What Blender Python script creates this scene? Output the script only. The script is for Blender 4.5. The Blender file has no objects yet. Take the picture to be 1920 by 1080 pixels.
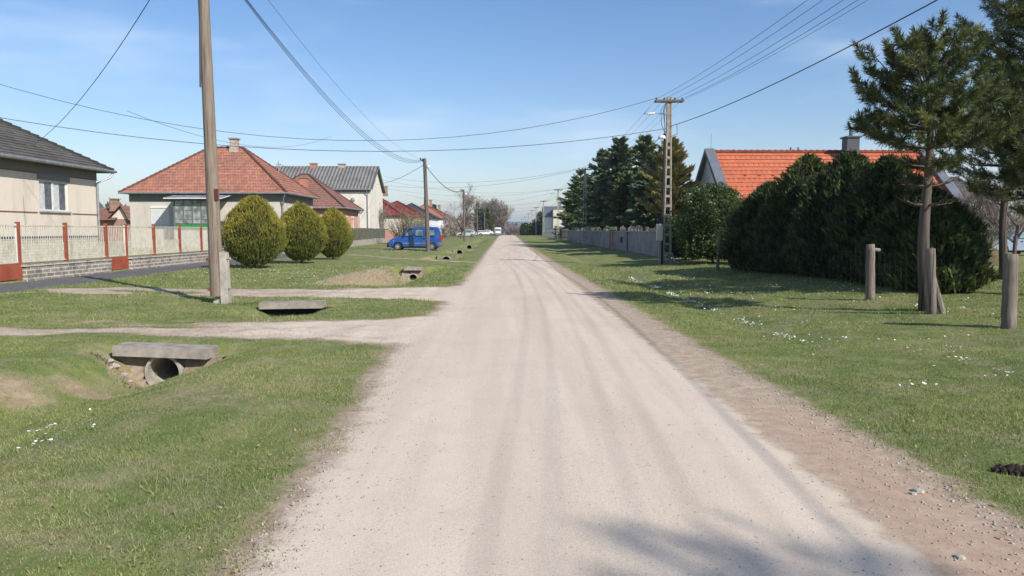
import bpy, math, random
import numpy as np
from mathutils import Vector, Matrix, Euler, noise as mnoise
R = math.radians
rng = np.random.default_rng(7); random.seed(7)
S = bpy.context.scene
COL = S.collection

# ------------------------------------------------------------ camera
CAMZ = 1.6; FPX = 1400.0
PITCH = math.atan(108/FPX); YAW = math.atan(10/FPX)
cd = bpy.data.cameras.new('camera'); cam = bpy.data.objects.new('camera', cd); COL.objects.link(cam)
cam.location = (0, 0, CAMZ); cam.rotation_euler = (math.pi/2-PITCH, 0, -YAW)
cd.sensor_width = 36; cd.lens = FPX/1920*36; cd.clip_start = .05; cd.clip_end = 20000
S.camera = cam
S.view_settings.view_transform = 'Standard'; S.view_settings.look = 'None'
S.view_settings.exposure = .5; S.view_settings.gamma = 1
try:
    S.cycles.max_bounces = 6; S.cycles.transparent_max_bounces = 8
except Exception: pass
# ------------------------------------------------------------ sun + sky
SUNEL = R(35); SDX, SDY = .66, -.75
_l = math.hypot(SDX, SDY); SDX /= _l; SDY /= _l
ld = bpy.data.lights.new('sun', 'SUN'); ld.energy = 4.2; ld.angle = R(.5); ld.color = (1, .95, .88)
sun = bpy.data.objects.new('sun', ld); COL.objects.link(sun)
tosun = Vector((SDX*math.cos(SUNEL), SDY*math.cos(SUNEL), math.sin(SUNEL)))
sun.rotation_euler = (-tosun).to_track_quat('-Z', 'Y').to_euler(); sun.location = tosun*50
W = bpy.data.worlds.new('World'); S.world = W; W.use_nodes = True
nt = W.node_tree; nt.nodes.clear()
def nn(tree, t, **k):
    n = tree.nodes.new(t)
    for a, b in k.items(): setattr(n, a, b)
    return n
wo = nn(nt, 'ShaderNodeOutputWorld'); bg = nn(nt, 'ShaderNodeBackground')
sky = nn(nt, 'ShaderNodeTexSky', sky_type='NISHITA', sun_disc=False)
sky.sun_elevation = SUNEL; sky.sun_rotation = math.atan2(SDX, SDY)
sky.air_density = 1.1; sky.dust_density = .25; sky.ozone_density = 2.6; sky.altitude = 0
tc = nn(nt, 'ShaderNodeTexCoord'); mp = nn(nt, 'ShaderNodeMapping'); mp.inputs['Scale'].default_value = (1.6, 1.6, 7)
mp.inputs['Rotation'].default_value = (0, R(8), R(20)); mp.inputs['Location'].default_value = (.4, .2, 0)
nz = nn(nt, 'ShaderNodeTexNoise'); nz.inputs['Scale'].default_value = 1.6; nz.inputs['Detail'].default_value = 4; nz.inputs['Roughness'].default_value = .5
rp = nn(nt, 'ShaderNodeMapRange'); rp.interpolation_type = 'SMOOTHSTEP'
rp.inputs['From Min'].default_value = .44; rp.inputs['From Max'].default_value = .8; rp.inputs['To Max'].default_value = .6
mx = nn(nt, 'ShaderNodeMix', data_type='RGBA'); mx.inputs['B'].default_value = (6.5, 7.4, 8.6, 1)
hs = nn(nt, 'ShaderNodeHueSaturation'); hs.inputs['Saturation'].default_value = 1.2
tn = nn(nt, 'ShaderNodeMix', data_type='RGBA', blend_type='MULTIPLY'); tn.inputs['Factor'].default_value = 1; tn.inputs['B'].default_value = (.985, .925, 1.0, 1)
L = nt.links.new
L(tc.outputs['Generated'], mp.inputs['Vector']); L(mp.outputs[0], nz.inputs['Vector']); L(nz.outputs['Fac'], rp.inputs['Value'])
L(rp.outputs[0], mx.inputs['Factor']); L(sky.outputs[0], hs.inputs['Color']); L(hs.outputs[0], tn.inputs['A']); L(tn.outputs['Result'], mx.inputs['A'])
L(mx.outputs['Result'], bg.inputs['Color']); bg.inputs['Strength'].default_value = .1
L(bg.outputs[0], wo.inputs['Surface'])

# ------------------------------------------------------------ measuring: photo pixel -> world
_Rm = Euler((math.pi/2-PITCH, 0, -YAW)).to_matrix()
def ray(px, py): return _Rm @ Vector(((px-960)/FPX, -(py-540)/FPX, -1))
def at(px, py, Y):
    r = ray(px, py); return Vector((0, 0, CAMZ)) + r*(Y/r.y)
def gr(px, py, z=0):
    r = ray(px, py); return Vector((0, 0, CAMZ)) + r*((z-CAMZ)/r.z)

# ------------------------------------------------------------ object helpers
ORG = {}
def tag(o, label=None, cat=None, group=None, kind=None):
    if label: o['label'] = label
    if cat: o['category'] = cat
    if group: o['group'] = group
    if kind: o['kind'] = kind
    return o
def thing(name, label, cat, loc=(0, 0, 0), group=None, rz=0):
    o = bpy.data.objects.new(name, None); COL.objects.link(o); o.location = loc; o.rotation_euler = (0, 0, rz)
    o.empty_display_size = .3
    ORG[o.name] = Vector(loc) if not rz else Vector(loc)
    return tag(o, label, cat, group)
def link_mesh(me, name, mat, parent, origin):
    o = bpy.data.objects.new(name, me); COL.objects.link(o)
    if mat is not None: me.materials.append(mat)
    if parent is not None: o.parent = parent
    elif origin is not None: o.location = origin
    ORG[o.name] = ORG[parent.name] if parent is not None else Vector(origin or (0, 0, 0))
    return o
class MB:
    def __init__(s): s.v = []; s.f = []; s.uv = []
    def face(s, pts, uv=None):
        i = len(s.v); s.v += [tuple(p) for p in pts]; s.f.append(tuple(range(i, i+len(pts))))
        s.uv.append(uv)
    def box(s, a, b):
        x0, y0, z0 = [min(a[i], b[i]) for i in range(3)]; x1, y1, z1 = [max(a[i], b[i]) for i in range(3)]
        i = len(s.v)
        s.v += [(x0,y0,z0),(x1,y0,z0),(x1,y1,z0),(x0,y1,z0),(x0,y0,z1),(x1,y0,z1),(x1,y1,z1),(x0,y1,z1)]
        for q in ((0,3,2,1),(4,5,6,7),(0,1,5,4),(1,2,6,5),(2,3,7,6),(3,0,4,7)):
            s.f.append(tuple(i+k for k in q)); s.uv.append(None)
        return s
    def hexa(s, bot, top):
        i = len(s.v); s.v += [tuple(p) for p in bot]+[tuple(p) for p in top]
        for q in ((3,2,1,0),(4,5,6,7),(0,1,5,4),(1,2,6,5),(2,3,7,6),(3,0,4,7)):
            s.f.append(tuple(i+k for k in q)); s.uv.append(None)
        return s
    def bar(s, p, q, w, h=None, up=(0, 0, 1), w2=None, h2=None):
        h = h or w; w2 = w2 or w; h2 = h2 or h
        p, q = Vector(p), Vector(q); d = (q-p).normalized(); u = Vector(up)
        if abs(d.dot(u)) > .95: u = Vector((0, 1, 0))
        a = d.cross(u).normalized(); b = a.cross(d).normalized()
        def ring(c, w, h): return [c-a*w/2-b*h/2, c+a*w/2-b*h/2, c+a*w/2+b*h/2, c-a*w/2+b*h/2]
        return s.hexa(ring(p, w, h), ring(q, w2, h2))
    def tube(s, pts, r, n=6, cap=True):
        pts = [Vector(p) for p in pts]
        rs = r if isinstance(r, (list, tuple)) else [r]*len(pts)
        rings = []; u = None
        for k, p in enumerate(pts):
            d = (pts[min(k+1, len(pts)-1)]-pts[max(k-1, 0)]).normalized()
            if u is None:
                u = Vector((0, 0, 1)) if abs(d.z) < .9 else Vector((1, 0, 0))
            a = d.cross(u)
            if a.length < 1e-5: a = d.cross(Vector((0, 1, 0)))
            a.normalize(); b = a.cross(d).normalized(); u = b
            i = len(s.v)
            s.v += [tuple(p+(a*math.cos(t)+b*math.sin(t))*rs[k]) for t in [2*math.pi*j/n for j in range(n)]]
            rings.append(i)
        for i, j in zip(rings, rings[1:]):
            for k in range(n):
                s.f.append((i+k, i+(k+1) % n, j+(k+1) % n, j+k)); s.uv.append(None)
        if cap:
            s.f.append(tuple(rings[0]+k for k in range(n-1, -1, -1))); s.uv.append(None)
            s.f.append(tuple(rings[-1]+k for k in range(n))); s.uv.append(None)
        return s
    def lathe(s, c, prof, n=16, axis='z'):      # prof: (r, h)
        rings = []
        for r, h in prof:
            i = len(s.v); rings.append(i)
            for k in range(n):
                t = 2*math.pi*k/n; x, y = r*math.cos(t), r*math.sin(t)
                p = (x, y, h) if axis == 'z' else ((x, h, y) if axis == 'y' else (h, x, y))
                s.v.append(tuple(Vector(c)+Vector(p)))
        for i, j in zip(rings, rings[1:]):
            for k in range(n):
                s.f.append((i+k, i+(k+1) % n, j+(k+1) % n, j+k)); s.uv.append(None)
        return s
    def build(s, name, mat, parent=None, origin=None, smooth=False, bevel=0):
        off = ORG[parent.name] if parent is not None else Vector(origin or (0, 0, 0))
        me = bpy.data.meshes.new(name)
        me.from_pydata([(v[0]-off.x, v[1]-off.y, v[2]-off.z) for v in s.v], [], s.f)
        if any(u is not None for u in s.uv):
            ul = me.uv_layers.new(name='UVMap'); k = 0
            for f, u in zip(s.f, s.uv):
                for j in range(len(f)):
                    if u is not None: ul.data[k].uv = u[j]
                    k += 1
        if smooth: me.polygons.foreach_set('use_smooth', [True]*len(me.polygons))
        me.update()
        o = link_mesh(me, name, mat, parent, origin)
        if bevel:
            m = o.modifiers.new('bevel', 'BEVEL'); m.width = bevel; m.segments = 2; m.limit_method = 'ANGLE'
        return o
def np_mesh(name, V, F, mat, parent=None, origin=(0, 0, 0), attrs=None, smooth=False):
    off = ORG[parent.name] if parent is not None else Vector(origin)
    V = np.asarray(V, np.float32)-np.array(off, np.float32); F = np.asarray(F, np.int32)
    me = bpy.data.meshes.new(name); n, k = F.shape
    me.vertices.add(len(V)); me.vertices.foreach_set('co', V.ravel())
    me.loops.add(n*k); me.loops.foreach_set('vertex_index', F.ravel())
    me.polygons.add(n); me.polygons.foreach_set('loop_start', np.arange(0, n*k, k, dtype=np.int32))
    try: me.polygons.foreach_set('loop_total', np.full(n, k, np.int32))
    except Exception: pass
    if smooth: me.polygons.foreach_set('use_smooth', np.ones(n, bool))
    for nm, a in (attrs or {}).items():
        at_ = me.attributes.new(nm, 'FLOAT', 'POINT'); at_.data.foreach_set('value', np.asarray(a, np.float32).ravel())
    me.update(calc_edges=True); me.validate()
    return link_mesh(me, name, mat, parent, origin)
def copy_tree(o, parent=None):
    c = o.copy(); COL.objects.link(c); c.parent = parent
    for ch in list(o.children): copy_tree(ch, c)
    return c

# ------------------------------------------------------------ materials
class M_:
    def __init__(s, name):
        s.m = bpy.data.materials.new(name); s.m.use_nodes = True; s.t = s.m.node_tree; s.t.nodes.clear()
        s.o = nn(s.t, 'ShaderNodeOutputMaterial'); s.b = nn(s.t, 'ShaderNodeBsdfPrincipled')
        s.t.links.new(s.b.outputs[0], s.o.inputs['Surface']); s.b.inputs['Roughness'].default_value = .85
        s.b.inputs['Specular IOR Level'].default_value = .3
        s.tc = nn(s.t, 'ShaderNodeTexCoord')
        s.geo = nn(s.t, 'ShaderNodeNewGeometry')
        s.pos = s.geo.outputs['Position']
    def L(s, a, b): s.t.links.new(a, b)
    def setv(s, inp, v):
        if hasattr(v, 'is_linked'): s.L(v, inp)
        else:
            if isinstance(v, (tuple, list)) and len(v) == 3 and inp.type == 'RGBA': v = (*v, 1)
            inp.default_value = v
    def math(s, op, a, b=None, clamp=False):
        n = nn(s.t, 'ShaderNodeMath', operation=op, use_clamp=clamp); s.setv(n.inputs[0], a)
        if b is not None: s.setv(n.inputs[1], b)
        return n.outputs[0]
    def mix(s, f, a, b, blend='MIX'):
        n = nn(s.t, 'ShaderNodeMix', data_type='RGBA', blend_type=blend)
        s.setv(n.inputs['Factor'], f); s.setv(n.inputs['A'], a); s.setv(n.inputs['B'], b); return n.outputs['Result']
    def mapv(s, v, scale=(1, 1, 1), rot=(0, 0, 0), loc=(0, 0, 0)):
        n = nn(s.t, 'ShaderNodeMapping'); s.L(v, n.inputs['Vector']); n.inputs['Scale'].default_value = scale
        n.inputs['Rotation'].default_value = rot; n.inputs['Location'].default_value = loc; return n.outputs[0]
    def noise(s, scale, detail=4, rough=.55, v=None, dist=0):
        n = nn(s.t, 'ShaderNodeTexNoise'); s.L(v or s.pos, n.inputs['Vector']); n.inputs['Scale'].default_value = scale
        n.inputs['Detail'].default_value = detail; n.inputs['Roughness'].default_value = rough; n.inputs['Distortion'].default_value = dist
        return n.outputs['Fac']
    def vor(s, scale, v=None, feat='F1'):
        n = nn(s.t, 'ShaderNodeTexVoronoi', feature=feat); s.L(v or s.pos, n.inputs['Vector']); n.inputs['Scale'].default_value = scale
        return n.outputs
    def ramp(s, f, a, b, lo=0., hi=1.):
        n = nn(s.t, 'ShaderNodeMapRange'); n.interpolation_type = 'SMOOTHSTEP'; s.setv(n.inputs['Value'], f)
        n.inputs['From Min'].default_value = a; n.inputs['From Max'].default_value = b
        n.inputs['To Min'].default_value = lo; n.inputs['To Max'].default_value = hi; return n.outputs[0]
    def attr(s, name):
        n = nn(s.t, 'ShaderNodeAttribute', attribute_name=name); return n.outputs['Fac']
    def sep(s, v):
        n = nn(s.t, 'ShaderNodeSeparateXYZ'); s.L(v, n.inputs[0]); return n.outputs
    def comb(s, x, y, z=0.):
        n = nn(s.t, 'ShaderNodeCombineXYZ')
        for i, q in enumerate((x, y, z)): s.setv(n.inputs[i], q)
        return n.outputs[0]
    def bump(s, h, strength=.3, dist=.02):
        n = nn(s.t, 'ShaderNodeBump'); s.L(h, n.inputs['Height']); n.inputs['Strength'].default_value = strength
        n.inputs['Distance'].default_value = dist; s.L(n.outputs[0], s.b.inputs['Normal']); return n
    def col(s, c): s.setv(s.b.inputs['Base Color'], c); return s
    def rough(s, r): s.setv(s.b.inputs['Roughness'], r); return s
def plain(name, c, rough=.7, var=.25, scale=3., metal=0., bump=0., spec=.3, dirt=None):
    m = M_(name); n = m.noise(scale, 5, .6); f = m.ramp(n, .3, .7)
    c2 = tuple(x*(1-var) for x in c)
    cc = m.mix(f, c, c2)
    if dirt:
        cc = m.mix(m.ramp(m.noise(scale*.37, 6, .7), .5, .75, 0, .7), cc, dirt)
    m.col(cc).rough(rough); m.b.inputs['Metallic'].default_value = metal; m.b.inputs['Specular IOR Level'].default_value = spec
    if bump: m.bump(m.noise(scale*12, 3), bump, .01)
    return m.m
def stucco(name, c, stain=(.3, .27, .22), amount=.35, scale=1.):
    m = M_(name); p = m.mapv(m.pos, (1, 1, .35))
    f = m.ramp(m.noise(1.1*scale, 6, .65, p), .42, .75, 0, amount)
    cc = m.mix(m.ramp(m.noise(18*scale, 3), .3, .7, 0, .12), c, tuple(x*.7 for x in c))
    cc = m.mix(f, cc, stain); m.col(cc).rough(.9); m.bump(m.noise(60, 2), .25, .004); return m.m
def roof_tiles(name, c1, c2, c3, tile=.2, course=.33):
    m = M_(name); uv = m.tc.outputs['UV']
    br = nn(m.t, 'ShaderNodeTexBrick'); m.L(uv, br.inputs['Vector']); br.offset = .5
    br.inputs['Scale'].default_value = 1; br.inputs['Brick Width'].default_value = tile; br.inputs['Row Height'].default_value = course
    br.inputs['Mortar Size'].default_value = .012; br.inputs['Mortar Smooth'].default_value = .3
    br.inputs['Color1'].default_value = (*c1, 1); br.inputs['Color2'].default_value = (*c2, 1); br.inputs['Mortar'].default_value = (*[x*.35 for x in c2], 1)
    f = m.ramp(m.noise(.55, 6, .72), .42, .68, 0, .85)
    f2 = m.ramp(m.noise(4, 5, .75), .5, .68, 0, .75)
    cc = m.mix(f, br.outputs['Color'], m.mix(.55, br.outputs['Color'], c3)); cc = m.mix(f2, cc, c3)
    m.col(cc).rough(.9)
    su = m.sep(uv); wv = m.math('SINE', m.math('MULTIPLY', su[0], 2*math.pi/tile))
    m.bump(m.math('MULTIPLY', wv, .5), .5, .02); return m.m
def bricks(name, c1, c2, mortar, bw=.25, rh=.075, ms=.01, stain=(.05, .05, .05), amt=.4):
    m = M_(name); s_ = m.sep(m.pos); v = m.comb(m.math('ADD', s_[0], s_[1]), s_[2])
    br = nn(m.t, 'ShaderNodeTexBrick'); m.L(v, br.inputs['Vector']); br.inputs['Scale'].default_value = 1
    br.inputs['Brick Width'].default_value = bw; br.inputs['Row Height'].default_value = rh; br.inputs['Mortar Size'].default_value = ms
    br.inputs['Color1'].default_value = (*c1, 1); br.inputs['Color2'].default_value = (*c2, 1); br.inputs['Mortar'].default_value = (*mortar, 1)
    cc = m.mix(m.ramp(m.noise(2.2, 6, .7), .45, .7, 0, amt), br.outputs['Color'], stain)
    m.col(cc).rough(.92); m.bump(br.outputs['Fac'], -.5, .01); return m.m
def wood(name, c1, c2, scale=1.):
    m = M_(name); p = m.mapv(m.pos, (9*scale, 9*scale, .5*scale))
    n = m.noise(3, 6, .7, p); cc = m.mix(m.ramp(n, .3, .7), c1, c2)
    n2 = m.noise(1.2, 3, .5, m.mapv(m.pos, (14, 14, .35)))
    cc = m.mix(m.ramp(n2, .6, .68, 0, .75), cc, tuple(x*.35 for x in c2))
    m.col(cc).rough(.9); m.bump(n, .6, .01); return m.m
def foliage(name, c1, c2, c3=None, trans=.25, rough=.6):
    m = M_(name); t = m.attr('tint'); g = m.attr('gold')
    cc = m.mix(t, c1, c2)
    if c3: cc = m.mix(g, cc, c3)
    cc = m.mix(m.ramp(m.noise(1.3, 3), .35, .7, 0, .35), cc, tuple(x*.65 for x in c1))
    m.col(cc).rough(rough)
    tr = nn(m.t, 'ShaderNodeBsdfTranslucent'); m.L(cc, tr.inputs['Color'])
    ms = nn(m.t, 'ShaderNodeMixShader'); ms.inputs[0].default_value = trans
    m.L(m.b.outputs[0], ms.inputs[1]); m.L(tr.outputs[0], ms.inputs[2]); m.L(ms.outputs[0], m.o.inputs['Surface'])
    return m.m
def glassy(name, c, rough=.05, metal=0.):
    m = M_(name); m.col(m.mix(m.ramp(m.noise(2.5, 3), .35, .65), c, tuple(x*.4 for x in c))).rough(rough)
    m.b.inputs['Specular IOR Level'].default_value = .8; return m.m
def paint(name, c, rough=.25):
    m = M_(name); m.col(m.mix(m.ramp(m.noise(2, 5, .7), .5, .8, 0, .18), c, (.25, .22, .18))).rough(rough); m.b.inputs['Coat Weight'].default_value = .6
    m.b.inputs['Coat Roughness'].default_value = .08; return m.m

MAT = dict(
 cream=stucco('cream_stucco', (.68, .59, .49), amount=.4), cream2=stucco('grey_cream_stucco', (.56, .51, .44), amount=.4),
 white=stucco('white_stucco', (.70, .65, .56), amount=.35), peach=stucco('peach_stucco', (.62, .30, .18), amount=.2),
 greyband=stucco('grey_frieze_shade', (.20, .19, .18)), bright=stucco('bright_white_wall', (.75, .75, .74), amount=.15),  # greyband: grey frieze with the eave shadow put into its colour
 salmon=stucco('salmon_wall', (.46, .24, .18)),
 redline=plain('red_trim', (.28, .09, .06)), bluetrim=plain('blue_trim', (.06, .07, .13)),
 plinth=bricks('pale_plinth_brick', (.55, .50, .42), (.47, .42, .35), (.25, .23, .2), .3, .12, .012, (.3, .26, .2), .3),
 basebrick=bricks('weathered_block', (.30, .265, .22), (.20, .17, .14), (.52, .48, .41), .40, .13, .022, (.07, .06, .05), .6),
 redchim=bricks('bright_red_brick', (.5, .14, .07), (.42, .11, .06), (.4, .3, .25), amt=.15),
 redbrick=bricks('red_brick', (.36, .15, .09), (.27, .11, .07), (.4, .36, .3)),
 whitebrick=bricks('white_brick', (.5, .45, .38), (.3, .2, .15), (.45, .4, .36), stain=(.25, .2, .17)),
 tile=roof_tiles('clay_tiles', (.47, .21, .14), (.35, .145, .095), (.13, .085, .065)),
 tile2=roof_tiles('brown_clay_tiles', (.33, .16, .115), (.25, .12, .09), (.12, .085, .07)),
 slate=roof_tiles('grey_slates', (.145, .135, .12), (.095, .09, .08), (.05, .05, .045), .4, .3),
 orange=roof_tiles('orange_tiles', (.54, .16, .08), (.46, .13, .065), (.30, .10, .06), .3, .36),
 darkred=roof_tiles('dark_red_tiles', (.27, .05, .035), (.21, .04, .03), (.10, .04, .035)),
 slatebl=roof_tiles('blue_slate', (.07, .08, .10), (.05, .06, .08), (.04, .04, .05), .4, .3),
 zinc=plain('zinc', (.34, .35, .36), .45, .3, 6, .5), greymetal=plain('grey_metal_sheet', (.17, .18, .2), .5, .2, 2, .2),
 whitep=plain('white_paint', (.72, .72, .70), .5, .12, 4), cream_bar=plain('cream_bars', (.62, .58, .48), .5, .25, 6, dirt=(.3, .22, .15)),
 redpost=plain('red_oxide_post', (.31, .085, .045), .65, .25, 5, dirt=(.2, .1, .07)), redpanel=plain('red_oxide_panel', (.36, .085, .045), .55, .3, 2.5, dirt=(.26, .16, .11)),
 concrete=plain('concrete', (.37, .325, .27), .92, .4, 5, bump=.4, dirt=(.15, .14, .11)), concrete_pale=plain('pale_concrete', (.44, .40, .34), .92, .35, 5, bump=.4, dirt=(.2, .18, .14)),
 garden_wall=plain('render_wall', (.30, .295, .29), .95, .3, 1.2, bump=.3, dirt=(.12, .115, .11)),
 polewood=wood('weathered_pole', (.26, .21, .165), (.15, .12, .095)), polewood2=wood('dark_pole', (.17, .14, .12), (.10, .085, .075)), postwood=wood('grey_post', (.24, .20, .165), (.11, .09, .075)),
 bark=wood('bark', (.13, .105, .085), (.06, .048, .04), .6), palebark=wood('pale_bark', (.36, .33, .28), (.18, .16, .13), .6),
 twig=plain('twigs', (.16, .12, .095), .9, .4, 8), twigb=plain('pale_twigs', (.30, .26, .22), .9, .3, 8),
 black=plain('black_plastic', (.02, .02, .022), .5), cable=plain('cable', (.055, .055, .06), .6, .1), cable2=plain('grey_cable', (.16, .16, .17), .6, .1),
 rubber=plain('rubber', (.025, .025, .025), .85), rim=plain('alloy_rim', (.55, .56, .58), .3, .1, 5, .7), insul=plain('insulator', (.18, .12, .09), .3),
 glass=glassy('window_glass', (.10, .11, .12)), carglass=glassy('car_glass', (.16, .24, .24)), curtain=plain('curtain', (.6, .6, .6), .9, .3, 9),
 blue=paint('blue_car_paint', (.010, .062, .27)), silver=paint('silver_car_paint', (.42, .43, .45)), whitecar=paint('white_car_paint', (.7, .7, .7)), greycar=paint('grey_blue_car_paint', (.2, .25, .33)),
 lamp=glassy('headlamp', (.7, .72, .75), .15), tail=plain('tail_lamp', (.4, .02, .015), .3, .1),
 greenpanel=plain('green_panel', (.03, .24, .06), .5, .2), greenfence=plain('olive_fence_sheet', (.13, .135, .095), .6, .25, 3, dirt=(.1, .09, .07)),
 soil=plain('soil', (.37, .29, .21), .95, .45, 14, bump=.8, dirt=(.24, .17, .11)), stone=plain('stones', (.46, .40, .34), .9, .3, 30), dark=plain('opening_shade', (.015, .014, .012), .95, .1),  # dark: painted shade for pipe ends and the pipeless slot
 boxgrey=plain('meter_box', (.5, .49, .45), .6, .1), rust=plain('rust', (.2, .08, .045), .9, .4, 9),
)
def corrugated():
    m = M_('corrugated_sheet'); uv = m.sep(m.tc.outputs['UV']); w = m.math('SINE', m.math('MULTIPLY', uv[0], 2*math.pi/.42))
    cc = m.mix(m.ramp(m.noise(.8, 6, .7), .35, .7), (.22, .21, .195), (.15, .14, .13)); m.col(m.mix(m.ramp(w, -1, .2, .3, 0), cc, (.07, .065, .06))).rough(.9)
    m.bump(w, .8, .06); return m.m
MAT['corr'] = corrugated()
FOL = dict(
 thuja=foliage('golden_thuja', (.075, .12, .03), (.15, .18, .04), (.40, .35, .06), .35),
 hedge=foliage('dark_thuja', (.022, .038, .014), (.058, .085, .026), (.14, .15, .04), .12),
 laurel=foliage('laurel', (.035, .07, .015), (.085, .125, .03), (.14, .16, .05), .2, .4),
 spruce=foliage('blue_spruce', (.055, .09, .055), (.12, .165, .095), (.20, .24, .13), .1),
 spruce2=foliage('green_spruce', (.06, .10, .04), (.14, .18, .07), (.22, .25, .10), .1),
 brown=foliage('bronze_conifer', (.16, .16, .055), (.30, .26, .10), (.44, .36, .13), .15),
 pine=foliage('pine_needles', (.045, .068, .028), (.19, .215, .075), (.29, .29, .09), .25),
 forsyth=foliage('budding_shrub', (.20, .165, .10), (.30, .25, .13), (.36, .31, .13), .1),
 baretips=foliage('bare_twig_tips', (.20, .155, .13), (.29, .235, .20), None, 0), farwood=foliage('far_wood', (.11, .095, .075), (.17, .145, .11), (.06, .08, .035), 0),
 tuft=foliage('green_tuft', (.06, .10, .03), (.10, .15, .05), None, .2),
)
# ------------------------------------------------------------ terrain
def sst(a, b, x): t = np.clip((x-a)/(b-a), 0, 1); return t*t*(3-2*t)
DX = -4.72                      # centre line of the roadside ditch near the viewpoint
def dcx(y): return np.interp(y, [20, 33, 48, 80], [-4.72, -4.15, -3.9, -4.0])
DIT = [(-30, 10.27, .53, .78), (14.0, 15.95, .36, .7), (21.8, 33.0, .62, 1.0), (41.5, 48.2, .5, .9), (52.5, 62.5, .42, .8), (66, 80, .4, .8), (86, 130, .35, .8)]
def edges(y):
    yl = [0, 3.4, 4.6, 6.8, 9.6, 15, 26, 38, 60, 190, 400]
    xl = [-1.34, -1.35, -1.37, -1.45, -1.62, -1.5, -1.45, -1.45, -1.6, -1.9, -1.9]
    xr = [2.75, 2.78, 2.85, 2.8, 2.72, 2.68, 2.6, 2.45, 2.4, 2.2, 2.2]
    return np.interp(y, yl, xl), np.interp(y, yl, xr)
def height(x, y):
    z = .0*x
    z = z + .32*sst(60, 185, y) - 4.5*sst(190, 420, y) - 5*sst(420, 900, y)
    for a, b, d, w in DIT:
        s = .25 if a > 0 else 3
        m = (sst(a-.1, a+.9, y) if a > 0 else 1.)*(1-sst(b+.22, b+.34, y)); c_ = dcx(y)
        prof = np.where(x > c_, np.exp(-np.abs((x-c_)/(w*1.05))**2.0), np.exp(-np.abs((x-c_)/(w*.8))**2.4))
        z = z - d*prof*m*(1 if a > 0 else .62+.38*sst(8.2, 10, y))
    z = z - .075*np.exp(-((x-DX)/.95)**4)*sst(9.9, 10.2, y)*(1-sst(10.55, 10.9, y))
    xl, xr = edges(y)
    z = z + .03*(1-np.clip(np.abs((x-(xl+xr)/2)/((xr-xl)/2)), 0, 1)**2)
    z = z - .10*np.exp(-((x-4.3)/.5)**2)*sst(9, 13, y)*(1-sst(60, 80, y))
    z = z + .22*sst(5, 9, x)*(1-sst(150, 200, y)) + .06*sst(-6.4, -9, x)
    z = z + .38*sst(-14.78, -14.98, x)*(1-sst(90, 110, y)) - .06*sst(-6.4, -9, x)*sst(-14.7, -14.9, x)
    return z
def height_n(x, y):
    """adds small unevenness"""
    z = height(x, y)
    xl, xr = edges(y)
    off = sst(0, .6, np.maximum(xl-x, x-xr))
    n = (np.sin(x*1.7+np.sin(y*.9)*1.3)*np.sin(y*1.3+np.sin(x*1.1)*1.7))*.018 + np.sin(x*4.3+y*2.9)*np.sin(y*5.1-x*3.3)*.009
    n += np.sin(x*9.7+3*np.sin(y*2.2))*np.sin(y*11.3+2*np.sin(x*3.1))*.006
    return z + n*off*(1-sst(80, 140, y))
def hz(x, y): return float(height_n(np.array([float(x)]), np.array([float(y)]))[0])
def seg_d(x, y, p, q):
    px, py = p; qx, qy = q; dx, dy = qx-px, qy-py; t = np.clip(((x-px)*dx+(y-py)*dy)/(dx*dx+dy*dy), 0, 1)
    return np.hypot(x-px-t*dx, y-py-t*dy)
def vnoise(x, y, s, seed=0):
    return .5+.25*(np.sin(x*s+1.7*np.sin(y*s*.8+seed))+np.sin(y*s*1.13+1.9*np.sin(x*s*.7+seed*2+1)))
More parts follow.
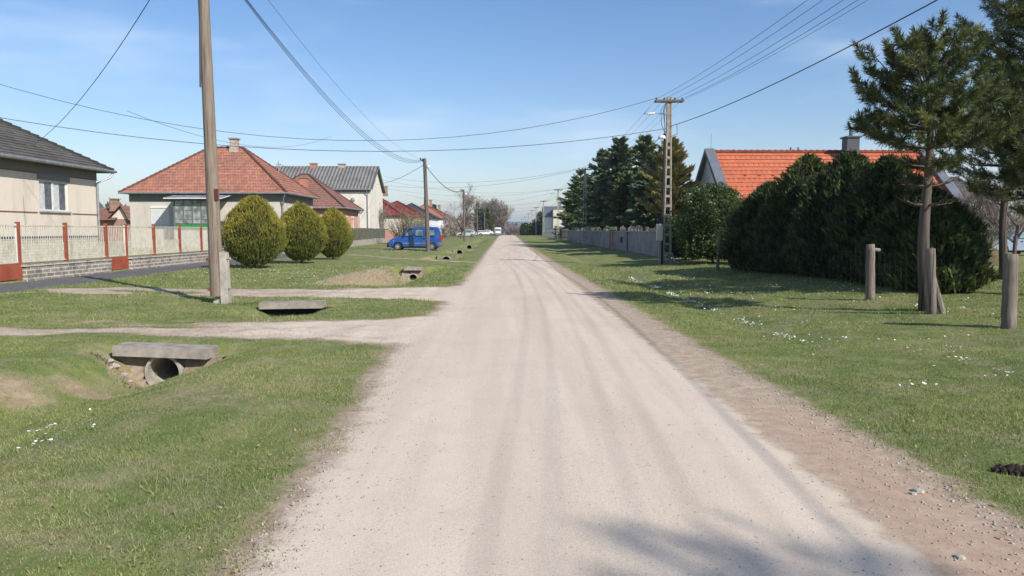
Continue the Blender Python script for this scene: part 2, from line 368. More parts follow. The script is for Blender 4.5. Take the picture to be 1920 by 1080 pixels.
def masks(x, y):
    xl, xr = edges(y)
    road = np.minimum(x-xl, xr-x)
    # driveways and their flared mouths
    def band(yc, hw, x0, x1, flare, tilt=0):
        yy = yc+tilt*(x-x1)
        h = hw+flare*np.exp(-np.maximum(xl-x, 0)/.9)
        return np.minimum(np.minimum(h-np.abs(y-yy), x-x0), x1-x)
    d1 = band(12.15, 1.15, -16, 0, .75, .02)
    d2 = band(19.15, 1.5, -12.7, 0, .9, 0)
    # wheel ruts inside the drives, grass down the middle
    d1m = np.exp(-((y-12.35-.02*x)/.28)**2)*sst(-3.2, -4.6, x)
    d2m = np.exp(-((y-18.9)/.35)**2)*sst(-6.0, -7.5, x)*.6
    p1 = .22-seg_d(x, y, (-9.8, 47.5), (-3.5, 39.6)); p2 = .28-seg_d(x, y, (-3.5, 39.6), (-1.2, 37.2))
    wear = (.4*sst(-2.5, -4, x)+.8*sst(-4.5, -8, x))*(vnoise(x, y*2.2, 1.9, 6))
    bare = np.maximum.reduce([road, d1-.6*d1m-wear, d2-.7*d2m-wear, p1, p2])
    asph = np.minimum(np.minimum(x+14.72, -12.45-x), np.minimum(y-8, 60-y))
    asph = np.maximum(asph, np.minimum(np.minimum(x+14.6, -9.3-x), np.minimum(y-61.5, 64.5-y)))
    dry = np.zeros_like(x)
    def blob(cx, cy, rx, ry, a): return a*np.exp(-((x-cx)/rx)**2-((y-cy)/ry)**2)
    for b in ((-5.75, 7.9, .9, .5, 1.35), (-4.75, 8.8, .75, .32, 1.2), (-5.0, 8.6, .5, .3, .6), (-5.1, 10.1, 1.0, .4, .9), (-5.2, 27, .85, 5.5, 1.5), (-4.1, 32.4, 1.1, 1., 1.), (-4.5, 45, .8, 3.2, 1.), (-4.0, 61, 1, 2, .8), (-8.5, 58, 3, 1.5, .6), (-8, 51, 2.5, 3, .5), (-2.2, 5.5, .5, 3.5, .45),
              (-2.9, 7.2, 1.4, 1.3, .6), (-3.2, 4.6, 1.2, 1.4, .52), (-4.4, 6.0, 1.0, .8, .4), (7.0, 11, 2.0, 1.6, .35), (6.2, 14.2, 1.5, .8, .4), (4.2, 26, 1.5, 3, .35), (4.6, 45, 1.5, 6, .45), (-4.8, 60, 2.5, 4, .5), (-8, 42, 3, 5, .25)):
        dry = np.maximum(dry, blob(*b))
    dry = np.maximum(dry, .55*np.exp(-np.maximum(-bare, 0)/.22))
    sh = np.where((x > xl-.5) & (x < xr+.6), sst(1.75, 2.2, x+.0*y)*1.0, 0)
    sh = np.maximum(sh, sst(.28, .0, x-xl)*np.where(y < 16, 1, .6)*.8*np.where(x < xl+.6, 1, 0)*np.where((y > 10.6) & (y < 20.8), .35, 1))
    sh = np.maximum(sh, np.where(x < xl-.2, .30+.35*sst(-3, -6, x)+.25*(vnoise(x*.6, y*2.5, 2.1, 3)-.5), 0))
    red = np.exp(-((x-2.35)/.35)**2)*(1-sst(5, 9, y))
    return bare, asph, dry, sh, red
def grow(a, b, s, g):
    out = [a]
    while out[-1] < b: out.append(out[-1]+s); s *= g
    return out
xs = sorted(set([round(v, 3) for v in [-v for v in grow(7.5, 3500, .14, 1.07)]] + list(np.round(np.arange(-7.4, 3.6, .09), 3)) + [round(v, 3) for v in grow(3.7, 3500, .12, 1.06)] + [-14.72, -14.85, -14.98]))
ys = [-60, -40, -25, -15, -8, -4, -1, 1, 2] + list(np.round(np.arange(2.5, 10.0, .1), 3)) + list(np.round(np.arange(10.0, 10.5, .05), 3)) + list(np.round(np.arange(10.55, 17, .1), 3)) + grow(17, 260, .13, 1.012) + [b_+d_ for b_ in (15.95, 33., 48.2, 62.5, 80) for d_ in (-.3, 0, .1, .22, .28, .36, .5)] + grow(266, 7000, 8, 1.12)
ys = sorted(set(ys)); xs = np.array(xs); ys = np.array(ys, float)
GX, GY = np.meshgrid(xs, ys); gx, gy = GX.ravel(), GY.ravel()
gz = height_n(gx, gy); bare, asph, dry, sh, red = masks(gx, gy)
V = np.stack([gx, gy, gz], 1); nx, ny = len(xs), len(ys)
ii = (np.arange(ny-1)[:, None]*nx+np.arange(nx-1)[None, :]).ravel()
F = np.stack([ii, ii+1, ii+nx+1, ii+nx], 1)
_cx = V[F, 0].mean(1); _cy = V[F, 1].mean(1); _k = np.ones(len(F), bool)
for b_ in (10.27, 15.95, 33., 48.2, 62.5, 80): _k &= ~((np.abs(_cx-dcx(b_)) < (.5 if b_ == 15.95 else .25)) & (_cy > b_+.12) & (_cy < b_+.345))
F = F[_k]
cx = V[F, 0].mean(1); cy = V[F, 1].mean(1)
bF, aF = bare[F].mean(1), asph[F].mean(1); xl, xr = edges(cy); rF = np.minimum(cx-xl, xr-cx)
cls = np.zeros(len(F), int); cls[(bF > 0)] = 2; cls[rF > 0] = 1; cls[aF > 0] = 3

def ground_material():
    m = M_('verge_and_road'); p = m.pos
    bare, asph, dry, sh, red = [m.attr(k) for k in ('bare', 'asph', 'dry', 'sh', 'red')]
    fine = m.noise(42, 4, .7); mid = m.noise(5, 5, .65); big = m.noise(.55, 4, .6); pat = m.noise(1.7, 5, .65)
    vfine = m.noise(150, 2, .6)
    # grass colours
    g = m.mix(m.ramp(mid, .35, .68), (.16, .19, .052), (.24, .265, .088))
    g = m.mix(m.ramp(big, .4, .65, 0, .45), g, (.095, .165, .048))
    g = m.mix(m.ramp(pat, .42, .66, 0, .8), g, (.32, .275, .165))
    g = m.mix(m.ramp(fine, .3, .75, 0, .75), g, m.mix(.5, g, (.05, .07, .02)))
    g = m.mix(m.ramp(m.noise(70, 3, .7, m.mapv(p, (1, 1, 1), loc=(3, 7, 1))), .56, .74, 0, .5), g, (.30, .27, .14))
    # dry / soil
    soil = m.mix(m.ramp(m.noise(9, 6, .7), .35, .7), (.30, .215, .135), (.40, .32, .22))
    dd = m.math('ADD', dry, m.math('MULTIPLY', m.math('SUBTRACT', m.noise(6, 6, .72), .5), 1.5))
    g = m.mix(m.ramp(dd, .35, .85, 0, .9), g, soil)
    # gravel road
    stx = m.sep(p); st = m.comb(m.math('MULTIPLY', stx[0], 1.3), m.math('MULTIPLY', stx[1], .07), 0.)
    streak = m.noise(1.6, 4, .6, st)
    r = m.mix(m.ramp(streak, .35, .66), (.565, .46, .355), (.65, .545, .43))
    r = m.mix(m.ramp(m.noise(2.3, 5, .65), .4, .7, 0, .4), r, (.56, .455, .355))
    r = m.mix(m.ramp(m.noise(.45, 3, .6), .5, .68, 0, .4), r, (.50, .415, .33))
    vo = m.vor(55)
    r = m.mix(m.ramp(vo['Distance'], .02, .25, .7, 0), r, (.68, .62, .56))
    r = m.mix(m.ramp(vfine, .50, .72, 0, .7), r, (.27, .22, .18)); r = m.mix(m.ramp(m.noise(95, 3, .75), .55, .72, 0, .65), r, (.78, .70, .61))
    vo2 = m.vor(6.5, m.mapv(p, (1, 1.8, 1)))
    r = m.mix(m.math('MULTIPLY', m.ramp(vo2['Distance'], .05, .13, 1, 0), m.ramp(m.noise(.9, 3), .42, .58, 0, .7)), r, (.26, .2, .15))
    dirt = m.mix(m.ramp(m.noise(7, 6, .75), .35, .68), (.29, .215, .155), (.45, .36, .27))
    dirt = m.mix(m.ramp(red, .2, .9, 0, .45), dirt, m.mix(m.ramp(m.noise(8, 5, .7), .35, .7), (.36, .19, .13), (.43, .27, .20)))
    dirt = m.mix(m.ramp(fine, .55, .75, 0, .7), dirt, (.13, .09, .06))
    s2 = m.math('ADD', sh, m.math('MULTIPLY', m.math('SUBTRACT', m.noise(2.6, 6, .68), .5), 1.3))
    r = m.mix(m.ramp(s2, .25, .75, 0, .85), r, dirt)
    e = m.math('ADD', bare, m.math('ADD', m.math('MULTIPLY', m.math('SUBTRACT', m.noise(2.4, 6, .7), .5), .75), m.math('MULTIPLY', m.math('SUBTRACT', fine, .5), .5)))
    c = m.mix(m.ramp(e, -.09, .06), g, m.mix(m.ramp(e, .0, .3), dirt, r))
    a = m.mix(m.ramp(m.noise(3, 5, .7), .35, .7), (.115, .113, .11), (.155, .15, .145)); a = m.mix(m.ramp(vfine, .5, .7, 0, .4), a, (.24, .23, .22))
    e2 = m.math('ADD', asph, m.math('MULTIPLY', m.math('SUBTRACT', m.noise(4, 5, .7), .5), .25))
    c = m.mix(m.ramp(e2, -.03, .03), c, a)
    # far fields
    c = m.mix(m.ramp(stx[1], 230, 420), c, m.mix(m.ramp(m.noise(.01, 3), .4, .6), (.12, .13, .06), (.2, .165, .11)))
    m.col(c).rough(.95); m.b.inputs['Specular IOR Level'].default_value = .05
    h = m.math('ADD', m.math('MULTIPLY', vfine, .35), m.math('ADD', m.math('MULTIPLY', fine, 1.), m.math('MULTIPLY', mid, 1.2)))
    bn = m.bump(h, .55, .022); m.L(m.ramp(e, .0, .25, .6, .16), bn.inputs['Strength']); return m.m
GM = ground_material()
for k, nm in ((0, 'ground'), (1, 'road'), (2, 'driveway'), (3, 'sidewalk')):
    f = F[cls == k]; u, inv = np.unique(f, return_inverse=True); inv = inv.reshape(f.shape)
    o = np_mesh(nm, V[u], inv, GM, attrs={'bare': bare[u], 'asph': asph[u], 'dry': dry[u], 'sh': sh[u], 'red': red[u]}, smooth=True)
    tag(o, kind='structure')
# hills on the horizon
hm = plain('wooded_hills', (.075, .085, .05), .95, .4, .004)
ang = np.linspace(-75, 75, 420); Vh = []; Fh = []
for j, (rr, sc) in enumerate(((3300, 0), (3900, .55), (4500, 1.), (5200, .75))):
    for i, a in enumerate(ang):
        t = R(a); n = .5+.5*math.sin(a*.16+1.2)*math.sin(a*.05+.4)+.16*math.sin(a*.9+j)+.07*math.sin(a*2.3+2*j)+.02*math.sin(a*9)
        Vh.append((rr*math.sin(t), rr*math.cos(t), -11+sc*(34+n*42)))
for j in range(3):
    for i in range(len(ang)-1):
        k = j*len(ang)+i; Fh.append((k, k+1, k+1+len(ang), k+len(ang)))
tag(np_mesh('hills', Vh, Fh, hm, smooth=True), kind='structure')

# ------------------------------------------------------------ grass blades and daisies
def grass_material():
    m = M_('grass_blades'); t = m.attr('tint'); d = m.attr('gold')
    c = m.mix(t, (.085, .13, .03), (.355, .385, .145)); c = m.mix(d, c, (.46, .41, .22))
    c = m.mix(m.ramp(m.noise(.55, 4, .6), .4, .65, 0, .4), c, (.10, .17, .065))
    m.col(c).rough(.8); m.b.inputs['Specular IOR Level'].default_value = .1; tr = nn(m.t, 'ShaderNodeBsdfTranslucent'); m.L(c, tr.inputs['Color'])
    ms = nn(m.t, 'ShaderNodeMixShader'); ms.inputs[0].default_value = .3
    m.L(m.b.outputs[0], ms.inputs[1]); m.L(tr.outputs[0], ms.inputs[2]); m.L(ms.outputs[0], m.o.inputs['Surface']); return m.m
def blades():
    P = []
    for (y0, y1, dens) in ((2.6, 5, 7500), (5, 8, 6000), (8, 12, 3400), (12, 17, 1300), (17, 24, 520), (24, 34, 200)):
        x0, x1 = -.72*y1-.6, .74*y1+.6; x1 = min(x1, 17); x0 = max(x0, -14.4); n = int((x1-x0)*(y1-y0)*dens)
        x = rng.uniform(x0, x1, n); y = rng.uniform(y0, y1, n)
        k = (x > -.72*y-.6) & (x < .74*y+.6)
        P.append(np.stack([x[k], y[k], np.full(k.sum(), dens)], 1))
    P = np.concatenate(P); x, y = P[:, 0], P[:, 1]
    b, a, d, _, _ = masks(x, y); e = b+(vnoise(x, y, 3.1)-.5)*.34+(vnoise(x, y, 11, 3)-.5)*.2+rng.normal(0, .07, len(x))
    pr = (e < .02) & (a < 0) & (rng.random(len(x)) > np.clip(d-.25+(vnoise(x, y, 5, 1)-.5)*.9, 0, .93))
    pr &= ~((np.abs(x+4.62) < .70) & (np.abs(y-16.1) < .24)) & ~((np.abs(x+4.72) < .35) & (y > 9.85) & (y < 10.3))
    pr &= ~((np.abs(x-DX-.02) < .74) & (np.abs(y-10.36) < .28))
    P = P[pr]; x, y = P[:, 0], P[:, 1]; n = len(P); z = height_n(x, y)-.004
    cl = vnoise(x, y, 2.3, 5)*.6+vnoise(x, y, 7.7, 2)*.4
    near = np.sqrt(1300/P[:, 2])
    h = rng.gamma(5, .0050, n)*(.75+1.1*cl**2)*np.clip(near, .75, 1.5)*.92; w = np.clip(.0026*near*2.0, .0032, .012)*rng.uniform(.7, 1.3, n)
    a = rng.uniform(0, 2*np.pi, n); la = rng.uniform(0, 2*np.pi, n); lean = rng.uniform(.15, 1.1, n)*h
    dx, dy = np.cos(a)*w, np.sin(a)*w
    V = np.empty((n, 3, 3)); V[:, 0] = np.stack([x-dx, y-dy, z], 1); V[:, 1] = np.stack([x+dx, y+dy, z], 1)
    V[:, 2] = np.stack([x+np.cos(la)*lean, y+np.sin(la)*lean, z+h], 1)
    F = np.arange(n*3).reshape(n, 3)
    tint = np.clip(rng.normal(.45, .32, n)+(cl-.5)*.6, 0, 1)
    dd = masks(x, y)[2]; strw = np.clip((rng.random(n) < (.20+.5*np.clip(dd, 0, 1)+.9*np.clip(vnoise(x, y, 1.3, 8)-.5, 0, 1)))*rng.uniform(.4, 1, n), 0, 1)
    o = np_mesh('grass', V.reshape(-1, 3), F, grass_material(), attrs={'tint': np.repeat(tint, 3), 'gold': np.repeat(strw, 3)})
    tag(o, 'short patchy spring grass growing on both verges of the road', 'grass', kind='stuff'); print('blades', n)
blades()
def discs(P, r, n=6, up=None):
    P = np.asarray(P); N = len(P); t = np.linspace(0, 2*np.pi, n, endpoint=False)
    r = np.asarray(r).reshape(-1, 1)*np.ones((N, 1)); tl = rng.normal(0, .25, (N, 2))
    ox, oy = np.cos(t)[None]*r, np.sin(t)[None]*r; V = np.stack([P[:, :1]+ox, P[:, 1:2]+oy, P[:, 2:]+ox*tl[:, :1]+oy*tl[:, 1:]], 2)
    return V.reshape(-1, 3), np.arange(N*n).reshape(N, n)
pts = []
def scat(n, cxp, cyp, sx, sy):
    pts.extend(zip(rng.normal(cxp, sx, n), rng.normal(cyp, sy, n)))
for q in ((75, 788, 16), (95, 815, 5), (90, 832, 6), (182, 755, 2), (160, 760, 3), (165, 815, 3), (60, 838, 4), (1880, 713, 12), (1870, 720, 6), (1725, 735, 6), (1745, 738, 4), (1800, 690, 14), (1750, 700, 5)):
    g = gr(q[0], q[1], -.05); scat(q[2], g.x, g.y, .07, .07)
yy = rng.uniform(10.5, 27, 900); pts += list(zip(4.33+rng.normal(0, .06, 900)+.05*np.sin(yy), yy))
yy = rng.uniform(9, 26, 420); pts += list(zip(rng.normal(5.5, .8, 420), yy))
yy = rng.uniform(9, 22, 300); pts += list(zip(rng.normal(8.2, .9, 300), yy))
for c in ((-8.2, 26.3), (-8.8, 27.5), (-7.5, 29), (-6.6, 25.5), (-6.4, 31), (-10.5, 24.5), (-10.8, 26.5), (-7.0, 33)): scat(28, c[0], c[1], .5, .9)
scat(60, -7.0, 28, 1.2, 4); scat(120, 9, 13, 4, 3.5)
pts = np.array(pts); b, a, *_ = masks(pts[:, 0], pts[:, 1]); pts = pts[(b < -.15) & (a < -.1) & (pts[:, 1] > 4)]
pr = (vnoise(pts[:, 0], pts[:, 1], 2.7, 4) > rng.uniform(.2, .6, len(pts))); pts = pts[pr]
P3 = np.column_stack([pts, height_n(pts[:, 0], pts[:, 1])+rng.uniform(.03, .055, len(pts))])
dv, df = discs(P3, rng.uniform(.009, .016, len(P3))*np.clip(P3[:, 1]/13, 1, 1.5))
cy_, cf = discs(P3+[0, 0, .004], .004)
mw = plain('daisy_petals', (.8, .8, .78), .8, .1)
tag(np_mesh('daisies', dv, df, mw), 'small white daisies scattered through the short grass', 'daisies', kind='stuff')
# loose stones and crumbs of soil lying on the road
def stones(name, N, rfun, mat, label, cat, szr):
    x, y = rfun(N); k = masks(x, y)[0] > .02; x, y = x[k], y[k]; n = len(x); z = height_n(x, y)
    s = (szr[0]+(szr[1]-szr[0])*rng.random(n)**3.5)*np.clip(1.15-masks(x, y)[0]*.55, .5, 1.1); base = np.array([(1,0,0),(-.5,.87,0),(-.5,-.87,0),(.0,0,.75),(0,0,-.3)])
    F0 = np.array([(0,1,3),(1,2,3),(2,0,3),(1,0,4),(2,1,4),(0,2,4)])
    V = base[None]*s[:, None, None]*rng.uniform(.6, 1.3, (n, 5, 3)); t = rng.uniform(0, 6.28, n); c, s_ = np.cos(t)[:, None], np.sin(t)[:, None]
    X = V[..., 0]*c-V[..., 1]*s_; Y = V[..., 0]*s_+V[..., 1]*c
    V = np.stack([X+x[:, None], Y+y[:, None], V[..., 2]+z[:, None]+.001], 2).reshape(-1, 3)
    F = (F0[None]+(np.arange(n)*5)[:, None, None]).reshape(-1, 3)
    tag(np_mesh(name, V, F, mat), label, cat, kind='stuff')
def rr(N):
    y = 2.6+22*rng.random(N)**1.6; xl, xr = edges(y); t = rng.random(N)
    side = rng.random(N) < .55; x = np.where(side, xl+(xr-xl)*rng.random(N), np.where(rng.random(N) < .3, xl+np.abs(rng.normal(0, .25, N)), xr-np.abs(rng.normal(0, .45, N)))); return x, y
stones('loose_gravel', 15000, rr, MAT['stone'], 'loose pale gravel stones strewn over the dirt road', 'gravel', (.003, .017))
def rd(N):
    y = 9+14*rng.random(N); return rng.uniform(-7, -1.5, N), np.where(rng.random(N) < .55, rng.normal(11.6, .5, N), rng.normal(19.3, .8, N))
stones('driveway_gravel', 6000, rd, MAT['stone'], 'pale crushed stone lying on the gravel driveways', 'gravel', (.006, .022))
stones('soil_crumbs', 420, rr, plain('soil_crumbs', (.13, .095, .07), .95, .4, 20), 'dark crumbs of soil and dead leaves on the road', 'soil', (.004, .014))

def leaves(N):
    y = 3+20*rng.random(N)**1.3; x = rng.uniform(-1, 1, N)*.72*y; k = (x > -12)&(x < 12); x, y = x[k], y[k]
    b = masks(x, y)[0]; k = (b < .25)&(rng.random(len(x)) < np.where(b > -.5, 1, .45)); x, y = x[k], y[k]
    P = np.stack([x, y, height_n(x, y)+rng.uniform(.004, .03, len(x))], 1); n = len(P); a = rng.uniform(0, 6.28, n); l = rng.uniform(.006, .017, n); w = l*rng.uniform(.3, .6, n)
    u = np.stack([np.cos(a), np.sin(a), rng.normal(0, .35, n)], 1)*l[:, None]; v = np.stack([-np.sin(a), np.cos(a), rng.normal(0, .35, n)], 1)*w[:, None]
    V = np.stack([P-u, P+v, P+u, P-v], 1).reshape(-1, 3)
    m = M_('dead_leaves'); m.col(m.mix(m.attr('tint'), (.16, .10, .05), (.42, .33, .19)))
    tag(np_mesh('fallen_leaves', V, np.arange(n*4).reshape(n, 4), m.m, attrs={'tint': np.repeat(rng.random(n), 4)}), 'dry brown leaf scraps and straw lying in the verge grass', 'leaves', kind='stuff')
leaves(6500)
MAT['darkmetal'] = plain('dark_metal', (.07, .075, .085), .5, .2, 2)
# ------------------------------------------------------------ buildings
def wall(mb, o, u, length, h, n, holes=(), depth=.14):
    """vertical wall panel with real openings; o = lower corner, u = direction, n = outward normal"""
    o, u, n = Vector(o), Vector(u), Vector(n); z = Vector((0, 0, 1))
    U = sorted(set([0, length]+[q for a in holes for q in (a[0], a[2])])); Z = sorted(set([0, h]+[q for a in holes for q in (a[1], a[3])]))
    for i in range(len(U)-1):
        for j in range(len(Z)-1):
            cu, cz = (U[i]+U[i+1])/2, (Z[j]+Z[j+1])/2
            if any(a[0] < cu < a[2] and a[1] < cz < a[3] for a in holes): continue
            mb.face([o+u*U[i]+z*Z[j], o+u*U[i+1]+z*Z[j], o+u*U[i+1]+z*Z[j+1], o+u*U[i]+z*Z[j+1]])
    for a in holes:
        c = [o+u*a[0]+z*a[1], o+u*a[2]+z*a[1], o+u*a[2]+z*a[3], o+u*a[0]+z*a[3]]
        for k in range(4): p, q = c[k], c[(k+1) % 4]; mb.face([p, q, q-n*depth, p-n*depth])
def window(parent, o, u, n, hole, mat='whitep', shut=0., div=2, sill=True, name='window', curtain=True):
    """framed window set back in its opening"""
    o, u, n = Vector(o), Vector(u), Vector(n); z = Vector((0, 0, 1)); a = hole
    def P(s, t, d): return o+u*s+z*t+n*d
    def slab(mb, s0, t0, s1, t1, d0, d1):
        mb.hexa([P(s0, t0, d0), P(s1, t0, d0), P(s1, t0, d1), P(s0, t0, d1)], [P(s0, t1, d0), P(s1, t1, d0), P(s1, t1, d1), P(s0, t1, d1)])
    f = MB(); w = .07; s0, t0, s1, t1 = a
    slab(f, s0, t0, s0+w, t1, -.12, -.05); slab(f, s1-w, t0, s1, t1, -.12, -.05)
    slab(f, s0+w, t0, s1-w, t0+w, -.12, -.05); slab(f, s0+w, t1-w, s1-w, t1, -.12, -.05)
    for k in range(1, div):
        c = s0+(s1-s0)*k/div; slab(f, c-w/2, t0+w, c+w/2, t1-w, -.12, -.045)
    fo = f.build(name, MAT[mat], parent)
    g = MB(); slab(g, s0+w, t0+w, s1-w, t1-w, -.10, -.09); g.build('pane', MAT['glass'], fo)
    if curtain and not shut:
        for k in range(div):
            c = MB(); q0 = s0+(s1-s0)*k/div+w; q1 = q0+(s1-s0)/div*.42; slab(c, q0, t0+w, q1, t1-w, -.088, -.084); c.build('curtain', MAT['curtain'], fo)
    if shut:
        s = MB(); tt = t1-(t1-t0)*shut; k = 0; y = tt
        while y < t1-.01:
            y2 = min(y+.055, t1); slab(s, s0+.02, y, s1-.02, y2-.008, -.045, -.02); y += .055
        slab(s, s0, t1-.16, s1, t1, -.04, .03); s.build('shutter', MAT['whitep'], fo)
    if sill:
        s = MB(); slab(s, s0-.08, t0-.06, s1+.08, t0, -.12, .09); s.build('sill', MAT['concrete_pale'], fo)
    return fo
def slope(mb, A, B, C, D, course=.33, thick=.035):
    """tiled roof slope built of stepped courses; A-B eave, D-C ridge"""
    A, B, C, D = map(Vector, (A, B, C, D)); nrm = (B-A).cross(D-A).normalized()
    if nrm.z < 0: nrm = -nrm
    mid0, mid1 = (A+B)/2, (C+D)/2; e = (B-A).normalized(); Ls = ((D-A)-e*(D-A).dot(e)).length; n = max(2, int(Ls/course))
    for k in range(n):
        t0, t1 = k/n, (k+1)/n
        l0, r0, l1, r1 = A.lerp(D, t0), B.lerp(C, t0), A.lerp(D, t1), B.lerp(C, t1)
        up = nrm*thick; lo = nrm*.004
        uv = [((l0-A).dot(e), t0*Ls+.006), ((r0-A).dot(e), t0*Ls+.006), ((r1-A).dot(e), t1*Ls-.006), ((l1-A).dot(e), t1*Ls-.006)]
        if (C-D).length < .01 and k == n-1: mb.face([l0+up, r0+up, (l1+r1)/2+lo], uv[:3])
        else: mb.face([l0+up, r0+up, r1+lo, l1+lo], uv)
        mb.face([l0-lo, r0-lo, r0+up, l0+up], [uv[0], uv[1], uv[1], uv[0]])
        if k == 0: mb.face([l0-nrm*.06, r0-nrm*.06, r0+up, l0+up], [uv[0], uv[1], uv[1], uv[0]])
    # underside
    mb.face([A-nrm*.06, D-nrm*.06, C-nrm*.06, B-nrm*.06], [(0, 0)]*4)
def hip_roof(root, x0, y0, x1, y1, ze, pitch, mat, over=.5, ridge_mat=None, course=.33, caps=True):
    x0 -= over; y0 -= over; x1 += over; y1 += over; ze -= over*math.tan(pitch)*.0
    h = min(x1-x0, y1-y0)/2; zr = ze+h*math.tan(pitch)
    if x1-x0 >= y1-y0: r0, r1 = Vector((x0+h, (y0+y1)/2, zr)), Vector((x1-h, (y0+y1)/2, zr))
    else: r0, r1 = Vector(((x0+x1)/2, y0+h, zr)), Vector(((x0+x1)/2, y1-h, zr))
    a, b, c, d = Vector((x0, y0, ze)), Vector((x1, y0, ze)), Vector((x1, y1, ze)), Vector((x0, y1, ze))
    m = MB()
    if x1-x0 >= y1-y0:
        slope(m, a, b, r1, r0, course); slope(m, b, c, r1, r1, course); slope(m, c, d, r0, r1, course); slope(m, d, a, r0, r0, course)
        hips = [(a, r0), (b, r1), (c, r1), (d, r0), (r0, r1)]
    else:
        slope(m, a, b, r0, r0, course); slope(m, b, c, r1, r0, course); slope(m, c, d, r1, r1, course); slope(m, d, a, r0, r1, course)
        hips = [(a, r0), (b, r0), (c, r1), (d, r1), (r0, r1)]
    ro = m.build('roof', mat, root)
    if caps:
        cmb = MB()
        for p, q in hips:
            n = max(2, int((q-p).length/.36)); up = Vector((0, 0, .035))
            for k in range(n):
                s_, e_ = p.lerp(q, k/n), p.lerp(q, (k+1)/n); cmb.tube([s_+up*1.3, e_+up*.6], [.105, .085], 7)
        cmb.build('ridge_tiles', ridge_mat or mat, ro)
    return ro, (r0, r1), (a, b, c, d)
def gutter(root, pts, downs=(), mat='zinc', r=.065):
    g = MB(); pts = [Vector(p) for p in pts]
    g.tube(pts, r, 8)
    for p, q in zip(pts, pts[1:]):
        n = int((q-p).length/.9)
        for k in range(1, n): c = p.lerp(q, k/n); d = (q-p).normalized(); g.tube([c-d*.02, c+d*.02], r*1.18, 8)
    go = g.build('gutter', MAT[mat], root)
    for dn in downs: MB().tube(dn, .05, 8).build('downpipe', MAT[mat], root)
    return go
def soffit(mb, a, b, z, w): pass
def chimney(root, x, y, z0, z1, w, mat='whitebrick', cap='concrete', roof=None):
    c = MB(); c.box((x-w/2, y-w/2, z0), (x+w/2, y+w/2, z1)); c.box((x-w/2-.05, y-w/2-.05, z0-.02), (x+w/2+.05, y+w/2+.05, z0+.25*(z1-z0)))
    o = c.build('chimney', MAT[mat], roof or root)
    MB().box((x-w/2-.09, y-w/2-.09, z1), (x+w/2+.09, y+w/2+.09, z1+.09)).build('chimney_cap', MAT[cap], root if roof else o)
    return o
X_, Y_, NX, NY, PX = Vector((1, 0, 0)), Vector((0, 1, 0)), Vector((-1, 0, 0)), Vector((0, -1, 0)), Vector((1, 0, 0))

# house 1: cream cottage, slate hip roof
def house_near():
    x0, x1, y0, y1, zb, zt = -30., -19.5, 22.5, 35.9, .3, 4.45
    t = thing('cottage', 'cream stucco cottage with grey slate hip roof and white window behind the railing at left', 'house', (x1, y1, zb))
    hole = (31.5-y0, 2.42-1.35, 33.55-y0, 3.72-1.35)
    m = MB(); wall(m, (x1, y0, 1.35), Y_, y1-y0, zt-.42-1.35, PX, [hole]); wall(m, (x0, y1, 1.35), X_, x1-x0, zt-.42-1.35, Y_); wall(m, (x0, y0, 1.35), X_, x1-x0, zt-.42-1.35, NY); wall(m, (x0, y0, 1.35), Y_, y1-y0, zt-.42-1.35, NX)
    m.build('wall', MAT['cream'], t)
    MB().box((x0-.02, y0-.02, zt-.45), (x1+.02, y1+.02, zt)).build('frieze', MAT['greyband'], t)  # painted band and eave shadow in one grey
    for z in (zt-.49, 2.33):
        q = MB(); 
        if z < 3: q.box((x1+.0, y0, z), (x1+.03, 31.3, z+.035)).box((x1, 33.8, z), (x1+.03, y1+.02, z+.035))
        else: q.box((x0, y0-.05, z), (x1+.05, y1+.05, z+.035))
        q.build('trim_line', MAT['redline'], t)
    MB().box((x0-.03, y0-.03, zb-.3), (x1+.03, y1+.03, 1.28)).build('plinth', MAT['plinth'], t)
    MB().box((x0-.05, y0-.05, 1.28), (x1+.05, y1+.05, 1.36)).build('plinth_course', MAT['bluetrim'], t)
    wo_ = window(t, (x1, y0, 1.35), Y_, PX, hole, div=2)
    b = MB(); b.box((x1-.1, 31.4, 3.72), (x1+.06, 33.65, 4.02)); b.build('shutter_box', MAT['greyband'], wo_)
    ro, (r0, r1), cs = hip_roof(t, x0, y0, x1, y1, zt-.02, R(31), MAT['slate'], .55, MAT['slate'], .28)
    MB().box((x0-.5, y0-.5, zt-.06), (x1+.5, y1+.5, zt-.0)).build('soffit', MAT['greyband'], t)
    a, b_, c, d = cs; e = Vector((.07, .07, 0))
    gutter(t, [(b_.x+.07, b_.y, b_.z-.02), (c.x+.07, c.y+.07, c.z-.02), (c.x-6, c.y+.07, c.z-.02)],
           [[(c.x+.05, c.y-.1, c.z-.06), (c.x-.05, c.y-.25, c.z-.32), (x1+.1, y1-.1, zt-.62), (x1+.1, y1-.08, zb)]])
    mp_ = at(-60, 140, 28); mt = MB().tube([(mp_.x, 28, 4.5), (mp_.x, 28, mp_.z+.15)], .035); mt.build('roof_mast', MAT['zinc'], t)
house_near()

